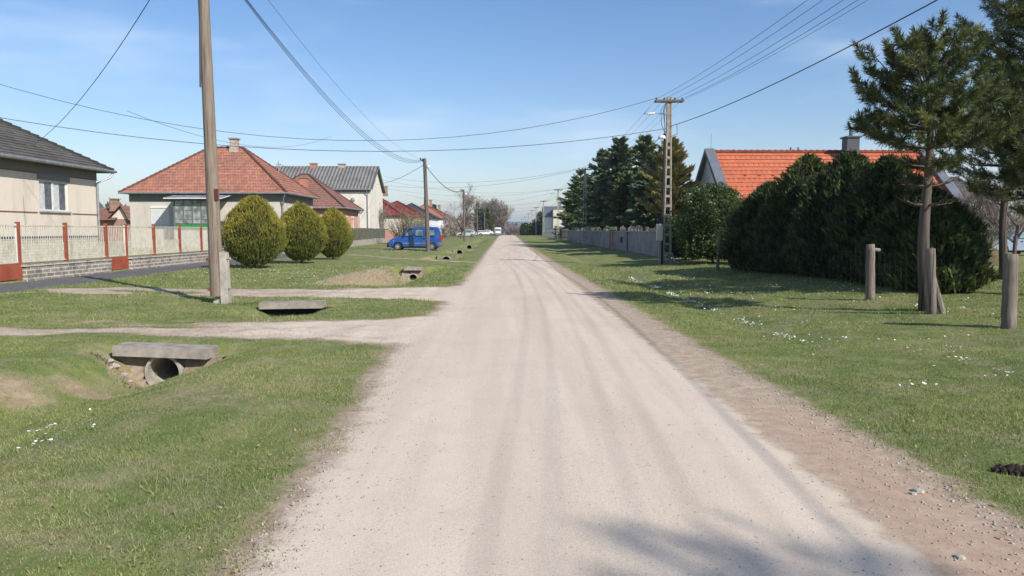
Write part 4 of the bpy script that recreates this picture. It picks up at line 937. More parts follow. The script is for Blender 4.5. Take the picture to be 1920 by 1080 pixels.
# ------------------------------------------------------------ culverts
def culvert(label, X, Y, w, pipe=True, slab=True, r=.26, tilt=0., zoff=0., soil=True):
    t = thing('culvert', label, 'culvert', (X, Y, 0), group=None)
    if slab:
        m = MB(); d = .34; z1, z0 = .02+zoff, -.12+zoff
        n = 8
        for k in range(n):
            a, b = X-w/2+w*k/n, X-w/2+w*(k+1)/n; za, zb_ = tilt*(k/n-.5), tilt*((k+1)/n-.5); j = lambda: random.uniform(-.006, .006)
            m.hexa([(a, Y-.05, z0+za), (b, Y-.05, z0+zb_), (b, Y+d, z0+zb_), (a, Y+d, z0+za)], [(a, Y-.05, z1+za), (b, Y-.05, z1+zb_), (b, Y+d, z1+zb_), (a, Y+d, z1+za)])
        m.build('slab', MAT['concrete'], t)
    if pipe:
        zc = float(height(np.array([X]), np.array([Y-.45]))[0])+r*.55; p = MB(); n = 28
        for k in range(n):
            a0, a1 = 2*math.pi*k/n, 2*math.pi*(k+1)/n
            def q(rr_, a, y): return (X+rr_*math.cos(a), y, zc+rr_*math.sin(a))
            ri = r-.04; y0, y1 = Y+.03, Y+3.
            p.face([q(r, a0, y0), q(r, a1, y0), q(ri, a1, y0), q(ri, a0, y0)]); p.face([q(ri, a0, y0), q(ri, a1, y0), q(ri, a1, y1), q(ri, a0, y1)]); p.face([q(r, a1, y0), q(r, a0, y0), q(r, a0, y0+.5), q(r, a1, y0+.5)])
        p.build('pipe', MAT['concrete_pale'], t)
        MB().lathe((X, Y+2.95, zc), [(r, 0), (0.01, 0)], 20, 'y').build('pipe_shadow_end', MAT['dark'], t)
    if soil:
        # collapsed soil bank with pipe opening; without a pipe, slot shade painted dark
        s = MB(); zc = float(height(np.array([X]), np.array([Y-.45]))[0])+r*.55 if pipe else -9
        nx_, nz_ = 30, 12; W2 = w*.62; base = float(height(np.array([X]), np.array([Y-.6]))[0])-.05; top = -.12+zoff
        def pt(i, j):
            u = i/nx_*2-1; v = j/nz_; x = X+u*W2; z = base+(top-base)*v; y = Y+.20-.26*(1-v)**1.2-.10*abs(u)**2+.03*mnoise.noise(Vector((x*6, z*6, Y)))
            return Vector((x, y, z+(tilt*u*.4 if v > .8 else 0)))
        for i in range(nx_):
            for j in range(nz_):
                q_ = [pt(i, j), pt(i+1, j), pt(i+1, j+1), pt(i, j+1)]; c = sum(q_, Vector())/4
                if pipe and math.hypot(c.x-X, c.z-zc) < r*.98: continue
                s.face(q_)
            if j == nz_-1: s.face([q_[3], q_[2], q_[2]+Vector((0, .3, .0)), q_[3]+Vector((0, .3, .0))])
        s.build('soil_or_slot_shade', (MAT['soil'] if slab else plain('dry_turf', (.22, .2, .11), .95, .4, 12)) if pipe else MAT['dark'], t, smooth=True)
    return t
cu = culvert('near concrete culvert with heavy slab over a round pipe mouth, in the grass at left', DX-.06, 10.27, 1.3, tilt=-.05, zoff=-.03)
for k in range(9):
    pass
rk = MB()
for (x_, y_, s_) in ((-5.42, 10.14, .05), (-5.33, 10.1, .06), (-5.22, 10.12, .035), (-5.18, 10.0, .045), (-5.08, 9.98, .03), (-5.3, 9.92, .025), (-4.2, 10.08, .03)):
    z_ = hz(x_, y_); b = len(rk.v); rk.lathe((x_, y_, z_+s_*.3), [(.01, -s_*.7), (s_*.9, -s_*.2), (s_, .1*s_), (s_*.6, s_*.6), (.01, s_*.75)], 7)
    rk.v[b:] = [(v_[0]+random.uniform(-.3, .3)*s_, v_[1]+random.uniform(-.3, .3)*s_, v_[2]+random.uniform(-.25, .25)*s_) for v_ in rk.v[b:]]
tag(rk.build('rubble', MAT['stone'], origin=(-5.3, 10, -.3)), 'pale broken stones tumbled beside the near pipe mouth', 'stones')
culvert('flat slab culvert with a dark slot beneath, beside the foot of the near wooden pole', -4.62, 15.95, 1.35, pipe=False, zoff=.05, soil=True, tilt=.02)
culvert('small slab culvert in the dry ditch bank just before the thin worn path', -4.15, 33.0, .8, r=.21, zoff=-.04)
culvert('bare round concrete pipe mouth in the grass near the blue van', -3.9, 48.2, .95, r=.30, slab=False, zoff=.1)
culvert('dark pipe mouth in the ditch between the blue van and the road', -3.95, 62.5, .9, r=.28, slab=False, zoff=.1)
culvert('farthest dark pipe mouth in the ditch beyond the blue van', -4.0, 80, .9, r=.3, slab=False, zoff=.1)

# ------------------------------------------------------------ poles
def wooden_pole(label, base, top, r0, r1, mat, hook=True, lean=None, stub=False):
    b, tp = Vector(base), Vector(top); t = thing('wooden_pole', label, 'utility pole', tuple(b), 'wooden poles along the left verge')
    zb = .17 if stub else -.2; d = (tp-b); p0 = b+d.normalized()*zb; n = 10
    MB().tube([p0.lerp(tp, k/n) for k in range(n+1)], [r0+(r1-r0)*k/n for k in range(n+1)], 14).build('pole_shaft', MAT[mat], t, smooth=False)
    if hook:
        m = MB(); m.tube([tp-Vector((0, 0, .18)), tp+Vector((-.32, .0, -.12))], .03, 6); m.lathe(tuple(tp+Vector((-.3, 0, -.12))), [(.0, -.05), (.07, 0), (.07, .06), (.04, .1), (.06, .15), (0, .19)], 8); m.lathe(tuple(tp+Vector((-.13, 0, -.2))), [(.0, -.05), (.07, 0), (.07, .06), (.04, .1), (.06, .15), (0, .19)], 8)
        m.build('insulator', MAT['insul'], t)
        c = tp+Vector((.30, -.05, -.62)); m = MB(); m.tube([tp-Vector((0, .1, .5)), c+Vector((0, 0, .1))], .025, 6); m.build('lamp_arm', MAT['zinc'], t)
        MB().lathe(tuple(c), [(.0, .1), (.1, .07), (.15, 0), (.12, -.1), (0, -.13)], 12).build('lamp', MAT['whitep'], t)
        MB().tube([tp+Vector((.02, -.12, -.25)), tp+Vector((.1, -.16, -1.0)), tp+Vector((.0, -.14, -1.6)), tp+Vector((-.05, -.13, -3.5))], .02, 5).build('drop_cable', MAT['cable'], t)
    return t
b1 = gr(400, 566, 0); top1 = at(376, -150, b1.y); b1.y = 16.4; b1 = at(408, 566, 16.4); b1.z = hz(b1.x, 16.4); top1 = at(375, -150, 16.4)
pole1 = wooden_pole('near weathered wooden pole bolted to a concrete stub, rising out of view', b1, top1, .148, .105, 'polewood', True, stub=True)
st = MB(); bx = b1.x+.18; st.hexa([(bx-.07, 16.3, -.1), (bx+.09, 16.3, -.1), (bx+.09, 16.54, -.1), (bx-.10, 16.54, -.1)], [(bx-.12, 16.32, 1.12), (bx+.06, 16.32, 1.12), (bx+.06, 16.5, 1.12), (bx-.12, 16.5, 1.12)])
st.hexa([(b1.x-.12, 16.36, -.1), (bx-.09, 16.36, -.1), (bx-.09, 16.5, -.1), (b1.x-.12, 16.5, -.1)], [(b1.x-.05, 16.38, .17), (bx-.1, 16.38, .17), (bx-.1, 16.48, .17), (b1.x-.05, 16.48, .17)])
st.build('concrete_stub', MAT['concrete_pale'], pole1, bevel=.012)
pl = MB(); dd_ = (Vector(top1)-Vector(b1)).normalized()
for h in (.33, .98): c = b1+dd_*h; pl.box((c.x-.13, c.y-.20, c.z-.035), (c.x-.07, c.y-.12, c.z+.035)); pl.tube([(c.x-.2, c.y-.06, c.z), (c.x+.32, c.y-.06, c.z)], .012, 6)
pl.build('bolt', MAT['rust'], pole1)
c = b1+dd_*2.38; MB().box((c.x+.09, c.y-.135, c.z-.12), (c.x+.14, c.y-.03, c.z+.12)).build('number_plate', plain('maroon_plate', (.13, .03, .03), .5), pole1)
LP = [(b1, top1)]
for lab, pb, pt_, Y, r in (('dark wooden pole standing in front of the blue van', (803, 470), (796, 297), 57, .17), ('thin wooden pole by the silver hatchback bonnet, before the spreading bare tree', (871, 450), (869, 355), 104, .16),
                           ('distant slim wooden pole beside the silver hatchback tail', (895, 446), (894, 384), 158, .15), ('farthest slim pole in front of the white saloon', (909, 442), (908, 398), 215, .15)):
    b = at(pb[0], pb[1], Y); b.z = hz(b.x, Y); tp = at(pt_[0], pt_[1], Y); wooden_pole(lab, b, tp, r, r*.78, 'polewood2', Y < 120); LP.append((b, tp))
def lattice(label, X, Y, H, zb, detail=2, lamp=True):
    t = thing('lattice_pole', label, 'utility pole', (X, Y, zb), 'concrete lattice poles along the right verge')
    m = MB(); wb, wt, dp = .19, .095, .11; solid = .73*H
    def half(z): return wb+(wt-wb)*z/H
    for s in (-1, 1):
        a, b = half(0), half(H); r_ = .056
        m.hexa([(X+s*a-(r_ if s > 0 else 0), Y-dp, zb-.2), (X+s*a+(r_ if s < 0 else 0), Y-dp, zb-.2), (X+s*a+(r_ if s < 0 else 0), Y+dp, zb-.2), (X+s*a-(r_ if s > 0 else 0), Y+dp, zb-.2)],
               [(X+s*b-(r_ if s > 0 else 0), Y-dp*.8, zb+H), (X+s*b+(r_ if s < 0 else 0), Y-dp*.8, zb+H), (X+s*b+(r_ if s < 0 else 0), Y+dp*.8, zb+H), (X+s*b-(r_ if s > 0 else 0), Y+dp*.8, zb+H)])
    z = .0; k = 0
    while z < solid:
        w = half(z)-.055; m.box((X-w, Y-dp*.7, zb+z), (X+w, Y+dp*.7, zb+z+.11)); z += .42
    w = half(H)-.055; w2 = half(solid)-.055
    m.hexa([(X-w2, Y-dp*.6, zb+solid), (X+w2, Y-dp*.6, zb+solid), (X+w2, Y+dp*.6, zb+solid), (X-w2, Y+dp*.6, zb+solid)], [(X-w, Y-dp*.6, zb+H), (X+w, Y-dp*.6, zb+H), (X+w, Y+dp*.6, zb+H), (X-w, Y+dp*.6, zb+H)])
    m.build('shaft', MAT['concrete' if detail > 1 else 'concrete_pale'], t)  # farther shafts painted paler to make up for tree shade on them
    c = MB(); c.box((X-.62, Y-.16, zb+H-.22), (X+.62, Y-.09, zb+H-.13)); c.box((X-.62, Y+.09, zb+H-.22), (X+.62, Y+.16, zb+H-.13)); co = c.build('crossarm', MAT['polewood2'], t)
    for x in (-.56, -.22, .24, .56): MB().lathe((X+x, Y, zb+H-.18), [(.0, -.06), (.05, -.03), (.05, .06), (.03, .09), (.05, .14), (0, .17)], 8).build('insulator', MAT['insul'], co)
    if lamp:
        l = MB(); l.tube([(X-.12, Y-.12, zb+H-.75), (X-.75, Y-.16, zb+H-.72)], .022, 6); l.build('lamp_arm', MAT['zinc'], t)
        MB().hexa([(X-1.12, Y-.25, zb+H-.74), (X-.66, Y-.22, zb+H-.76), (X-.66, Y-.08, zb+H-.76), (X-1.12, Y-.05, zb+H-.74)], [(X-1.05, Y-.2, zb+H-.66), (X-.66, Y-.2, zb+H-.66), (X-.66, Y-.1, zb+H-.66), (X-1.05, Y-.1, zb+H-.66)]).build('lamp_head', MAT['zinc'], t)
    if detail > 1:
        l = MB(); l.lathe((X-.33, Y-.15, zb+H-1.75), [(0, .1), (.12, .08), (.17, 0), (.17, -.06), (.0, -.08)], 12); l.build('lamp', MAT['whitep'], t)
        MB().tube([(X-.25, Y-.16, zb), (X-.25, Y-.15, zb+3), (X-.2, Y-.15, zb+H-1.6)], .05, 8).build('conduit', MAT['black'], t)
        MB().box((X-.52, Y-.33, zb+1.05), (X-.26, Y-.14, zb+1.78)).build('meter_cabinet', MAT['boxgrey'], t, bevel=.01)
        MB().box((X-.42, Y-.26, zb-.1), (X-.34, Y-.18, zb+1.05)).build('cabinet_leg', MAT['zinc'], t)
        k_ = MB()
        for dx, z1 in ((-.3, -1.0), (-.4, -1.25), (-.25, -1.9)): k_.tube([(X-.15, Y-.14, zb+H-.25), (X+dx, Y-.2, zb+H-.6), (X+dx+.05, Y-.2, zb+H+z1), (X-.2, Y-.14, zb+H+z1-.3)], .013, 5)
        k_.tube([(X+.12, Y-.12, zb+H-1.25), (X+.3, Y-.2, zb+H-1.2), (X+.33, Y-.2, zb+H-1.6), (X+.1, Y-.12, zb+H-1.7)], .013, 5)
        k_.build('jumper_cable', MAT['cable'], t)
        g = MB(); g.tube([(X+.2, Y-.1, zb+.5), (X+.3, Y-.2, zb+.15), (X+.6, Y-.3, zb+.02)], .012, 5); g.build('earth_wire', MAT['whitep'], t)
    return t
RP = []
def rp(px, pyt, Y): p = at(px, pyt, Y); RP.append(p); return p
spec = [('near concrete lattice pole with lamp and pale meter cabinet, before the garden wall corner', 1255, 182, 33), ('lattice pole halfway along the grey garden wall', 1097, 314, 70), ('lattice pole before the board fence, left of the dark round conifer', 1046.5, 354, 110),
        ('lattice pole seen before the grey slope of the distant white house', 1019, 376, 150), ('tall lattice pole left of the distant white house', 1005, 388, 188), ('slim distant lattice pole above the row of green columns', 997, 393.5, 224), ('slimmer distant lattice pole leftward of the green columns', 991, 400, 268), ('very distant thin lattice pole near the road end', 985, 406, 320), ('farthest thin lattice pole at the road end', 978, 411, 385)]
for i, (lab, px, py, Y) in enumerate(spec):
    p = rp(px, py, Y); zb = hz(p.x, Y) if Y < 200 else p.z-7.3; lattice(lab, p.x, Y, p.z-zb, zb, 2 if i == 0 else 1, i < 3)
# pole outside the view to the right, behind the camera, that carries the wires on
lattice('lattice pole behind the camera carrying the wires onward', 7.5, -6, 7.6, .2, 1)
# ------------------------------------------------------------ wires
def wire(name, label, group, a, b, sag, r=.009, mat='cable', n=18):
    a, b = Vector(a), Vector(b); pts_ = [a.lerp(b, k/n)-Vector((0, 0, 4*sag*(k/n)*(1-k/n))) for k in range(n+1)]
    o = MB().tube(pts_, r, 4).build(name, MAT[mat], None, origin=tuple(a)); tag(o, label, 'cable', group)
R0 = Vector((7.5, -6, 7.7))
ends = [R0]+RP
for i in range(len(ends)-1):
    a, b = ends[i], ends[i+1]
    for x in (-.56, -.22, .24, .56):
        wire('power_line', 'thin bare power line between lattice poles '+str(i)+' and '+str(i+1)+' of the right verge' if i else 'thin bare power line coming overhead to the near lattice pole', 'power lines between the lattice poles' if i else 'power lines overhead to the near lattice pole', a+Vector((x, 0, -.08)), b+Vector((x, 0, -.08)), .55 if i else .75, .007 if i < 2 else .012)
    rr_ = .014 if i == 0 else .02
    wire('cable_bundle', ['thick black cable sweeping overhead to the middle of the near lattice pole', 'thick cable from the near lattice pole to the one along the wall', 'thick cable hanging between the second and third lattice poles'][min(i, 2)] if i < 3 else 'thick cable between lattice poles '+str(i)+' and '+str(i+1)+' of the right verge', None if i < 3 else 'thick cables between distant lattice poles', a+Vector((.1, -.1, -1.25)), b+Vector((.1, -.1, -1.25)), .75, rr_)
wire('power_line', 'greyer thin line highest right among the wires to the near lattice pole', None, R0+Vector((1.0, 0, -.1)), RP[0]+Vector((.4, 0, -.2)), .75, .006, 'cable2')
for i, (q, Q) in enumerate(zip(LP, LP[1:])):
    a, b = q[1], Q[1]; g = 'sagging cables between the wooden poles'; lb = ['from the near wooden pole to the one by the van', 'from the pole by the van to the third wooden pole', 'between the third and fourth wooden poles', 'between the two farthest wooden poles'][i]
    for dx, dz, s in ((-.25, -.05, 1.5), (-.22, -.1, 1.58), (-.2, -.15, 1.66)):
        wire('sagging_cable', 'dark sagging cable '+lb, g, Vector(a)+Vector((dx, 0, dz)), Vector(b)+Vector((dx*.6, 0, dz-.05)), s if i == 0 else 1.0, .011 if i == 0 else .014)
wire('service_cable', 'single thin cable above the sagging bundle from the near wooden pole', None, top1+Vector((.1, 0, .1)), LP[1][1]+Vector((-.1, 0, -.1)), 1.0, .006, 'cable2')
P1 = RP[0]
wire('service_cable', 'upper thin cable crossing the sky from the near lattice pole to the cottage roof mast', None, P1+Vector((-.56, 0, -.05)), at(-60, 140, 28), 2.1, .009)
wire('service_cable', 'lower cable crossing the sky from the near lattice pole past the cottage', None, P1+Vector((-.1, 0, -1.35)), at(-60, 210, 28), 1.2, .011)
wire('service_cable', 'thin cable branching off toward the bungalow behind the near pole', None, (at(238, 208, 29.5)), at(622, 255, 58), 1.1, .008)
wire('service_cable', 'cable dropping from the near wooden pole to the cottage eave', None, top1+Vector((-.2, 0, -.2)), at(62, 272, 28.5), .55, .011)
wire('service_cable', 'cable from the pole by the van to the gable of the tall white house', None, LP[1][1]+Vector((-.1, 0, -.5)), at(715, 344, 92), .25, .02)
for k, (i, a_, b_) in enumerate(((1, (-.6, -.1), (720, 331, 92)), (1, (-.6, -.2), (705, 345, 92)), (2, (-.6, -.1), (727, 354, 100)), (2, (-.6, -.1), (716, 337, 92)), (3, (-.5, -.1), (745, 380, 110)), (4, (-.5, -.1), (780, 370, 130)), (5, (-.5, -.1), (800, 385, 150)), (3, (-.5, -.4), (760, 365, 112)), (2, (-.5, -.5), (812, 383, 165)))):
    wire('cross_cable', 'fine cable crossing above the road from the '+['', 'second', 'third', 'fourth', 'fifth', 'sixth'][i]+' lattice pole to the left', 'fine cables crossing the far road', RP[i]+Vector((a_[0], 0, a_[1])), at(*b_), 1.0, .011, 'cable2')
wire('service_cable', 'cable from the roof aerial across to the tall white house chimney', None, at(523, 308, 60), at(590, 314, 93), .3, .012, 'cable2'); wire('service_cable', 'cable from the roof aerial leaning back toward the bungalow ridge', None, at(523, 308, 60), at(497, 322, 58), .05, .012, 'cable2')
# ------------------------------------------------------------ vegetation
def rand_unit(n):
    v = rng.normal(size=(n, 3)); return v/np.linalg.norm(v, axis=1)[:, None]
def norm(v): return v/np.maximum(np.linalg.norm(v, axis=1), 1e-6)[:, None]
def sprays(P, D, Ln, Wd, fold=None):
    """leaf-like rhombs: P base, D direction, Ln length, Wd width"""
    n = len(P); D = norm(D); r = norm(np.cross(D, rand_unit(n))); Ln = np.asarray(Ln).reshape(-1, 1)*np.ones((n, 1)); Wd = np.asarray(Wd).reshape(-1, 1)*np.ones((n, 1))
    V = np.empty((n, 4, 3)); V[:, 0] = P; V[:, 1] = P+D*Ln*.45+r*Wd*.5; V[:, 2] = P+D*Ln; V[:, 3] = P+D*Ln*.45-r*Wd*.5
    return V.reshape(-1, 3), np.arange(n*4).reshape(n, 4)
def leafmesh(name, P, D, Ln, Wd, mat, parent, tint=None, gold=None):
    V, F = sprays(P, D, Ln, Wd); n = len(P); tint = rng.random(n) if tint is None else tint; gold = np.zeros(n) if gold is None else gold
    return np_mesh(name, V, F, mat, parent, attrs={'tint': np.repeat(np.clip(tint, 0, 1), 4), 'gold': np.repeat(np.clip(gold, 0, 1), 4)})
def lump(D, s, seed=0):
    return np.array([mnoise.noise(Vector(d*s)+Vector((seed*7.3, seed*3.1, seed))) for d in D])
def shell_tree(name, label, cat, base, h, rx, prof, mat, n=9000, Ln=(.1, .2), Wd=(.03, .05), up=1.2, lum=.14, ls=3., goldf=None, group=None, skirt=.15, seed=1, ry=None, trunk=.06, flame=.25, depth=.3, core=True, matcore=None):
    """dense-crowned shrub or tree whose sprays fill the outer part of the crown"""
    base = Vector(base); t = thing(name, label, cat, tuple(base), group); ry = ry or rx
    pz, pr = zip(*prof); z = rng.random(n)**.9; rad = np.interp(z, pz, pr)
    # favour area
    keep = rng.random(n) < (.25+.75*rad/max(pr)); z, rad = z[keep], rad[keep]; n = len(z)
    a = rng.uniform(0, 2*np.pi, n); dirs = np.stack([np.cos(a), np.sin(a), (z-.5)*h/rx], 1); dn = norm(dirs)
    l = lump(dirs*.9, ls, seed); l2 = lump(dirs*.9, ls*3.1, seed+4)
    q = 1-depth*rng.random(n)**1.7; f = rad*(1+lum*2*l+lum*l2)*q
    out = np.stack([np.cos(a), np.sin(a), np.zeros(n)], 1)
    P = np.stack([np.cos(a)*f*rx, np.sin(a)*f*ry, (skirt+z*(1-skirt))*h*(1+.05*l)], 1)+np.array(base)
    D = out*(.65+.4*rng.random((n, 1)))+np.array([0, 0, 1])*up*(.5+rng.random((n, 1)))+rand_unit(n)*flame*2
    Lr = rng.uniform(*Ln, n); Wr = rng.uniform(*Wd, n); tint = np.clip(.5+l2*1.4+rng.normal(0, .22, n), 0, 1)
    gold = goldf(z, q, rng.random(n)) if goldf else None
    P = P-norm(D)*Lr[:, None]*.5
    leafmesh('foliage', P, D, Lr, Wr, mat, t, tint, gold)
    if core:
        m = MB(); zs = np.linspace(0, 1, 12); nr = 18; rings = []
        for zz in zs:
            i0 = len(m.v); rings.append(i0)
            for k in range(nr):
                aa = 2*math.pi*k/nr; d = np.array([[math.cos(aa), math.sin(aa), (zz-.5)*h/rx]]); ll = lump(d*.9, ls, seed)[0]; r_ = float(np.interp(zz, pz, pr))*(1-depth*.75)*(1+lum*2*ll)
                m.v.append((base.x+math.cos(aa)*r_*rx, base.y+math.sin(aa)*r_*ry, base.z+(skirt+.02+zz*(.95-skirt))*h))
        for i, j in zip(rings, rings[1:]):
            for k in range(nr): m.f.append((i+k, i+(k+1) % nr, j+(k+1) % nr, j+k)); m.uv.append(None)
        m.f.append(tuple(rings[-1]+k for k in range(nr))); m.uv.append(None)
        m.build('shaded_core', matcore or MAT['core_shade'], t, smooth=True)
    MB().tube([base-Vector((0, 0, .1)), base+Vector((0, 0, h*.5))], [trunk, trunk*.5], 7).build('trunk', MAT['bark'], t)
    return t
MAT['core_shade'] = plain('crown_core_shade', (.022, .03, .012), .95, .4, 20)  # dark colour of the opaque cores stands for shade deep in the crowns
EGG = [(0, .3), (.1, .62), (.22, .87), (.38, 1.), (.56, .95), (.75, .72), (.9, .42), (1, .1)]
gf = lambda z, q, r: np.clip(1.25*(z-.10)*(q > .8)+.25*(r-.5)+.18*(q > .9), 0, 1)
for lab, px, py, w, pyt, sd in (('largest golden egg-shaped thuja bush, nearest the wooden pole', 478, 508, 122, 370, 1), ('middle golden thuja bush of the row of three', 566, 498, 96, 383, 2), ('smallest golden thuja bush, farthest of the row of three', 625, 490, 72, 392, 3)):
    b = gr(px, py, 0); b.z = hz(b.x, b.y); Y = b.y; hh = at(px, pyt, Y).z-b.z; w = w*Y/FPX/2; bx_ = at(px, py, b.y+w*.6).x
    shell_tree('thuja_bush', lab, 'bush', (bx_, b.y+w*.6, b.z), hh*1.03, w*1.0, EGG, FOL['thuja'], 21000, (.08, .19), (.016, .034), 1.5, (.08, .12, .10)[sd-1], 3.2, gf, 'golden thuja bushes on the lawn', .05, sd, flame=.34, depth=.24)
# right hand hedge of dark thujas/junipers
FL = [(0, .75), (.15, 1.), (.4, .95), (.6, .8), (.8, .5), (.93, .25), (1, .05)]
gh = lambda z, q, r: np.clip((r > .72)*(q > .85)*(.25+.6*z), 0, 1)
def hedge(lab, px, pyt, Y, X, w, sd, n=15000, gold=None, name='thuja', mat='hedge', up=1.0, prof=FL, L_=(.12, .3), W_=(.03, .07)):
    zb = hz(X, Y); zt = at(px, pyt, Y).z
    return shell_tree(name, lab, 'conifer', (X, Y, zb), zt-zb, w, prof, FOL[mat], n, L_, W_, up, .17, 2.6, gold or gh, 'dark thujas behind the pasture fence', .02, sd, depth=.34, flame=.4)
def X_of(px, Y): return at(px, 400, Y).x
hedge('dark thuja at the far end of the row, below the orange roof', 1420, 345, 25.5, X_of(1425, 25.5)+.3, 1.5, 11)
hedge('dark olive thuja with yellowish top against the orange roof', 1495, 292, 23.5, X_of(1490, 23.5)+.4, 1.75, 12, gold=lambda z, q, r: np.clip((z-.55)*2.2*(q > .8)*(r+.2), 0, 1))
hedge('tall black-green thuja just left of the roof chimney', 1560, 288, 21.6, X_of(1570, 21.6)+.3, 1.6, 13)
hedge('black-green thuja under the orange roof right of the chimney', 1625, 296, 19.7, X_of(1640, 19.7)+.3, 1.4, 14)
hedge('dark thuja directly behind the trunk of the near pine', 1700, 348, 18, X_of(1710, 18)+.3, 1.35, 15, 17000)
hedge('nearest thuja at the lit end of the row, beside the pine trunk', 1752, 395, 16.9, X_of(1757, 16.9)+.05, 1.02, 16, 15000, gold=lambda z, q, r: np.clip((r > .6)*(q > .8)*.6, 0, 1))
for k, (px, Y, h_) in enumerate(((1400, 28.5, 330), (1500, 27.5, 330), (1600, 26, 335))):
    X = X_of(px+60, Y); hedge(['dark thuja in the back row, farthest', 'dark thuja in the back row, middle', 'dark thuja in the back row, nearest'][k], px, h_, Y, X+1.2, 1.7, 20+k, 6000)
# broadleaf evergreen
shell_tree('laurel_tree', 'bright green broadleaf evergreen between the lattice pole and dark thujas', 'tree', (X_of(1338, 31.5), 31.5, hz(8.8, 31.5)), at(1330, 345, 31.5).z-hz(8.8, 31.5), 1.45, [(0, .7), (.2, .95), (.5, 1.), (.75, .88), (.92, .6), (1, .2)], FOL['laurel'], 16000, (.07, .13), (.04, .065), .2, .2, 3.2, lambda z, q, r: (r > .8)*.8*z, None, .04, 31, flame=.9, depth=.35)
shell_tree('laurel_bush', 'lower broadleaf evergreen spilling behind the near lattice pole', 'bush', (X_of(1292, 34.5), 35.0, hz(8.8, 34)), at(1300, 400, 34).z-hz(8.8, 34), 1.15, [(0, .7), (.2, .95), (.5, 1.), (.75, .88), (.92, .6), (1, .2)], FOL['laurel'], 8000, (.08, .14), (.04, .07), .2, .2, 3.2, None, None, .04, 32, flame=.9, depth=.35)
# lower mound left of the pine / behind hedge
def spruce(label, px, pyt, Y, w, mat='spruce', n=9000, seed=0, z0=.6, droop=-.15, name='spruce', L_=(.35, .6), W_=.13, group='conifers behind the garden wall', X=None, whorls=None):
    X = X if X is not None else X_of(px, Y); zb = hz(X, Y); zt = at(px, pyt, Y).z; h = zt-zb; t = thing(name, label, 'conifer', (X, Y, zb), group)
    MB().tube([(X, Y, zb-.1), (X, Y, zb+h*.6), (X+.03, Y, zt-.1)], [.13*h/8, .07*h/8, .015], 8).build('trunk', MAT['bark'], t)
    P = []; D = []; T = []; br = MB(); r0 = random.Random(seed); nw = whorls or int(h*3.2)
    for k in range(nw):
        f = (k+r0.random())/nw; z = z0+(h-z0)*f; R_ = w*((1-f)**.8)*(.78+.42*r0.random())+.12; nb = r0.randint(5, 8)
        for j in range(nb):
            a = r0.uniform(0, 2*math.pi); Rb = R_*r0.uniform(.65, 1.15); sl = droop+.55*f+r0.uniform(-.12, .12)
            d = Vector((math.cos(a), math.sin(a), sl)); tip = Vector((X, Y, zb+z))+d*Rb+Vector((0, 0, .14*Rb))
            if Rb > .3: br.tube([(X, Y, zb+z), tip], [.022, .006], 3, False)
            ns = max(5, int(n/(nw*6.5)*(.4+Rb/w)))
            for i in range(ns):
                u = r0.random()**.55; side = r0.uniform(-1, 1)*.34*Rb*(1-u*.55); px_ = Vector((X, Y, zb+z)).lerp(tip, u)+Vector((-math.sin(a), math.cos(a), 0))*side+Vector((0, 0, r0.uniform(-.1, .1)))
                P.append(px_); D.append(d+Vector((-math.sin(a), math.cos(a), 0))*(side*1.6)+Vector((r0.uniform(-.35, .35), r0.uniform(-.35, .35), r0.uniform(-.25, .5)))); T.append(.3+.55*u*r0.random()+.2*r0.random())
    MB().lathe((X, Y, zb), [(.05, z0*.8), (w*.42, z0+.06*h), (w*.34, z0+.3*(h-z0)), (w*.15, z0+.7*(h-z0)), (.02, z0+.9*(h-z0))], 9).build('shaded_core', MAT['core_shade'], t, smooth=True)  # opaque cone painted dark as the shade between branches
    br.build('branches', MAT['bark'], t); P, D = np.array(P), np.array(D); nn_ = len(P)
    V1 = rng.uniform(L_[0], L_[1], nn_)*np.clip(w/2.2, .55, 1.1)
    P = P-norm(D)*(V1*.35)[:, None]
    leafmesh('foliage', P, D, V1, W_*rng.uniform(.7, 1.3, nn_), FOL[mat], t, np.array(T), (rng.random(nn_) > .85)*.7)
    return t
spruce('dark round-topped conifer at the far end, left of the second lattice pole', 1088, 320, 92, 3.3, 'spruce2', 12000, 1, 1.9)
spruce('dark blue-green spruce just right of the second lattice pole', 1130, 284, 74, 2.9, 'spruce', 14000, 2, 1.9)
spruce('tall spruce with the highest point left in the conifer group', 1160, 260, 67, 3.3, 'spruce', 15000, 3, 2.0)
spruce('bright green spruce in front, low branches over the red garden gate', 1176, 325, 56, 2.1, 'spruce2', 12000, 4, 1.9)
spruce('tall dark pine-like conifer in the middle of the group', 1208, 256, 62, 3.0, 'spruce2', 14000, 5, 2.0)
spruce('dark conifer close behind the wall, left of the bronze conifer', 1222, 292, 53, 2.2, 'spruce', 11000, 6, 1.8)
spruce('bronze-brown feathery conifer right behind the near lattice pole', 1254, 262, 46, 1.95, 'brown', 20000, 7, 1.8, .25, 'bronze_conifer', (.25, .5), .08)
spruce('small pale spruce standing before the distant white house', 1066, 400, 112, 2.3, 'spruce', 3000, 8, .1)
spruce('dark conifer between the distant lattice poles', 1013, 398, 200, 3.6, 'spruce2', 3000, 9, .1, W_=.3)
spruce('narrow dark conifer next to the distant lattice poles', 1007, 410, 196, 2.0, 'spruce', 2000, 19, .1, W_=.3)
spruce('lone dark fir rising above the roofs at left of the road', 814, 383, 200, 2.4, 'spruce', 3000, 10, .3, W_=.3, group='dark firs above the roofs')
spruce('taller narrow fir before the tall bare trees', 896, 381, 225, 3.2, 'spruce2', 3200, 11, .3, W_=.35, group='dark firs above the roofs')
spruce('darker narrow fir touching the tall bare trees', 904, 390, 222, 2.2, 'spruce', 2600, 12, .3, W_=.35, group='dark firs above the roofs')
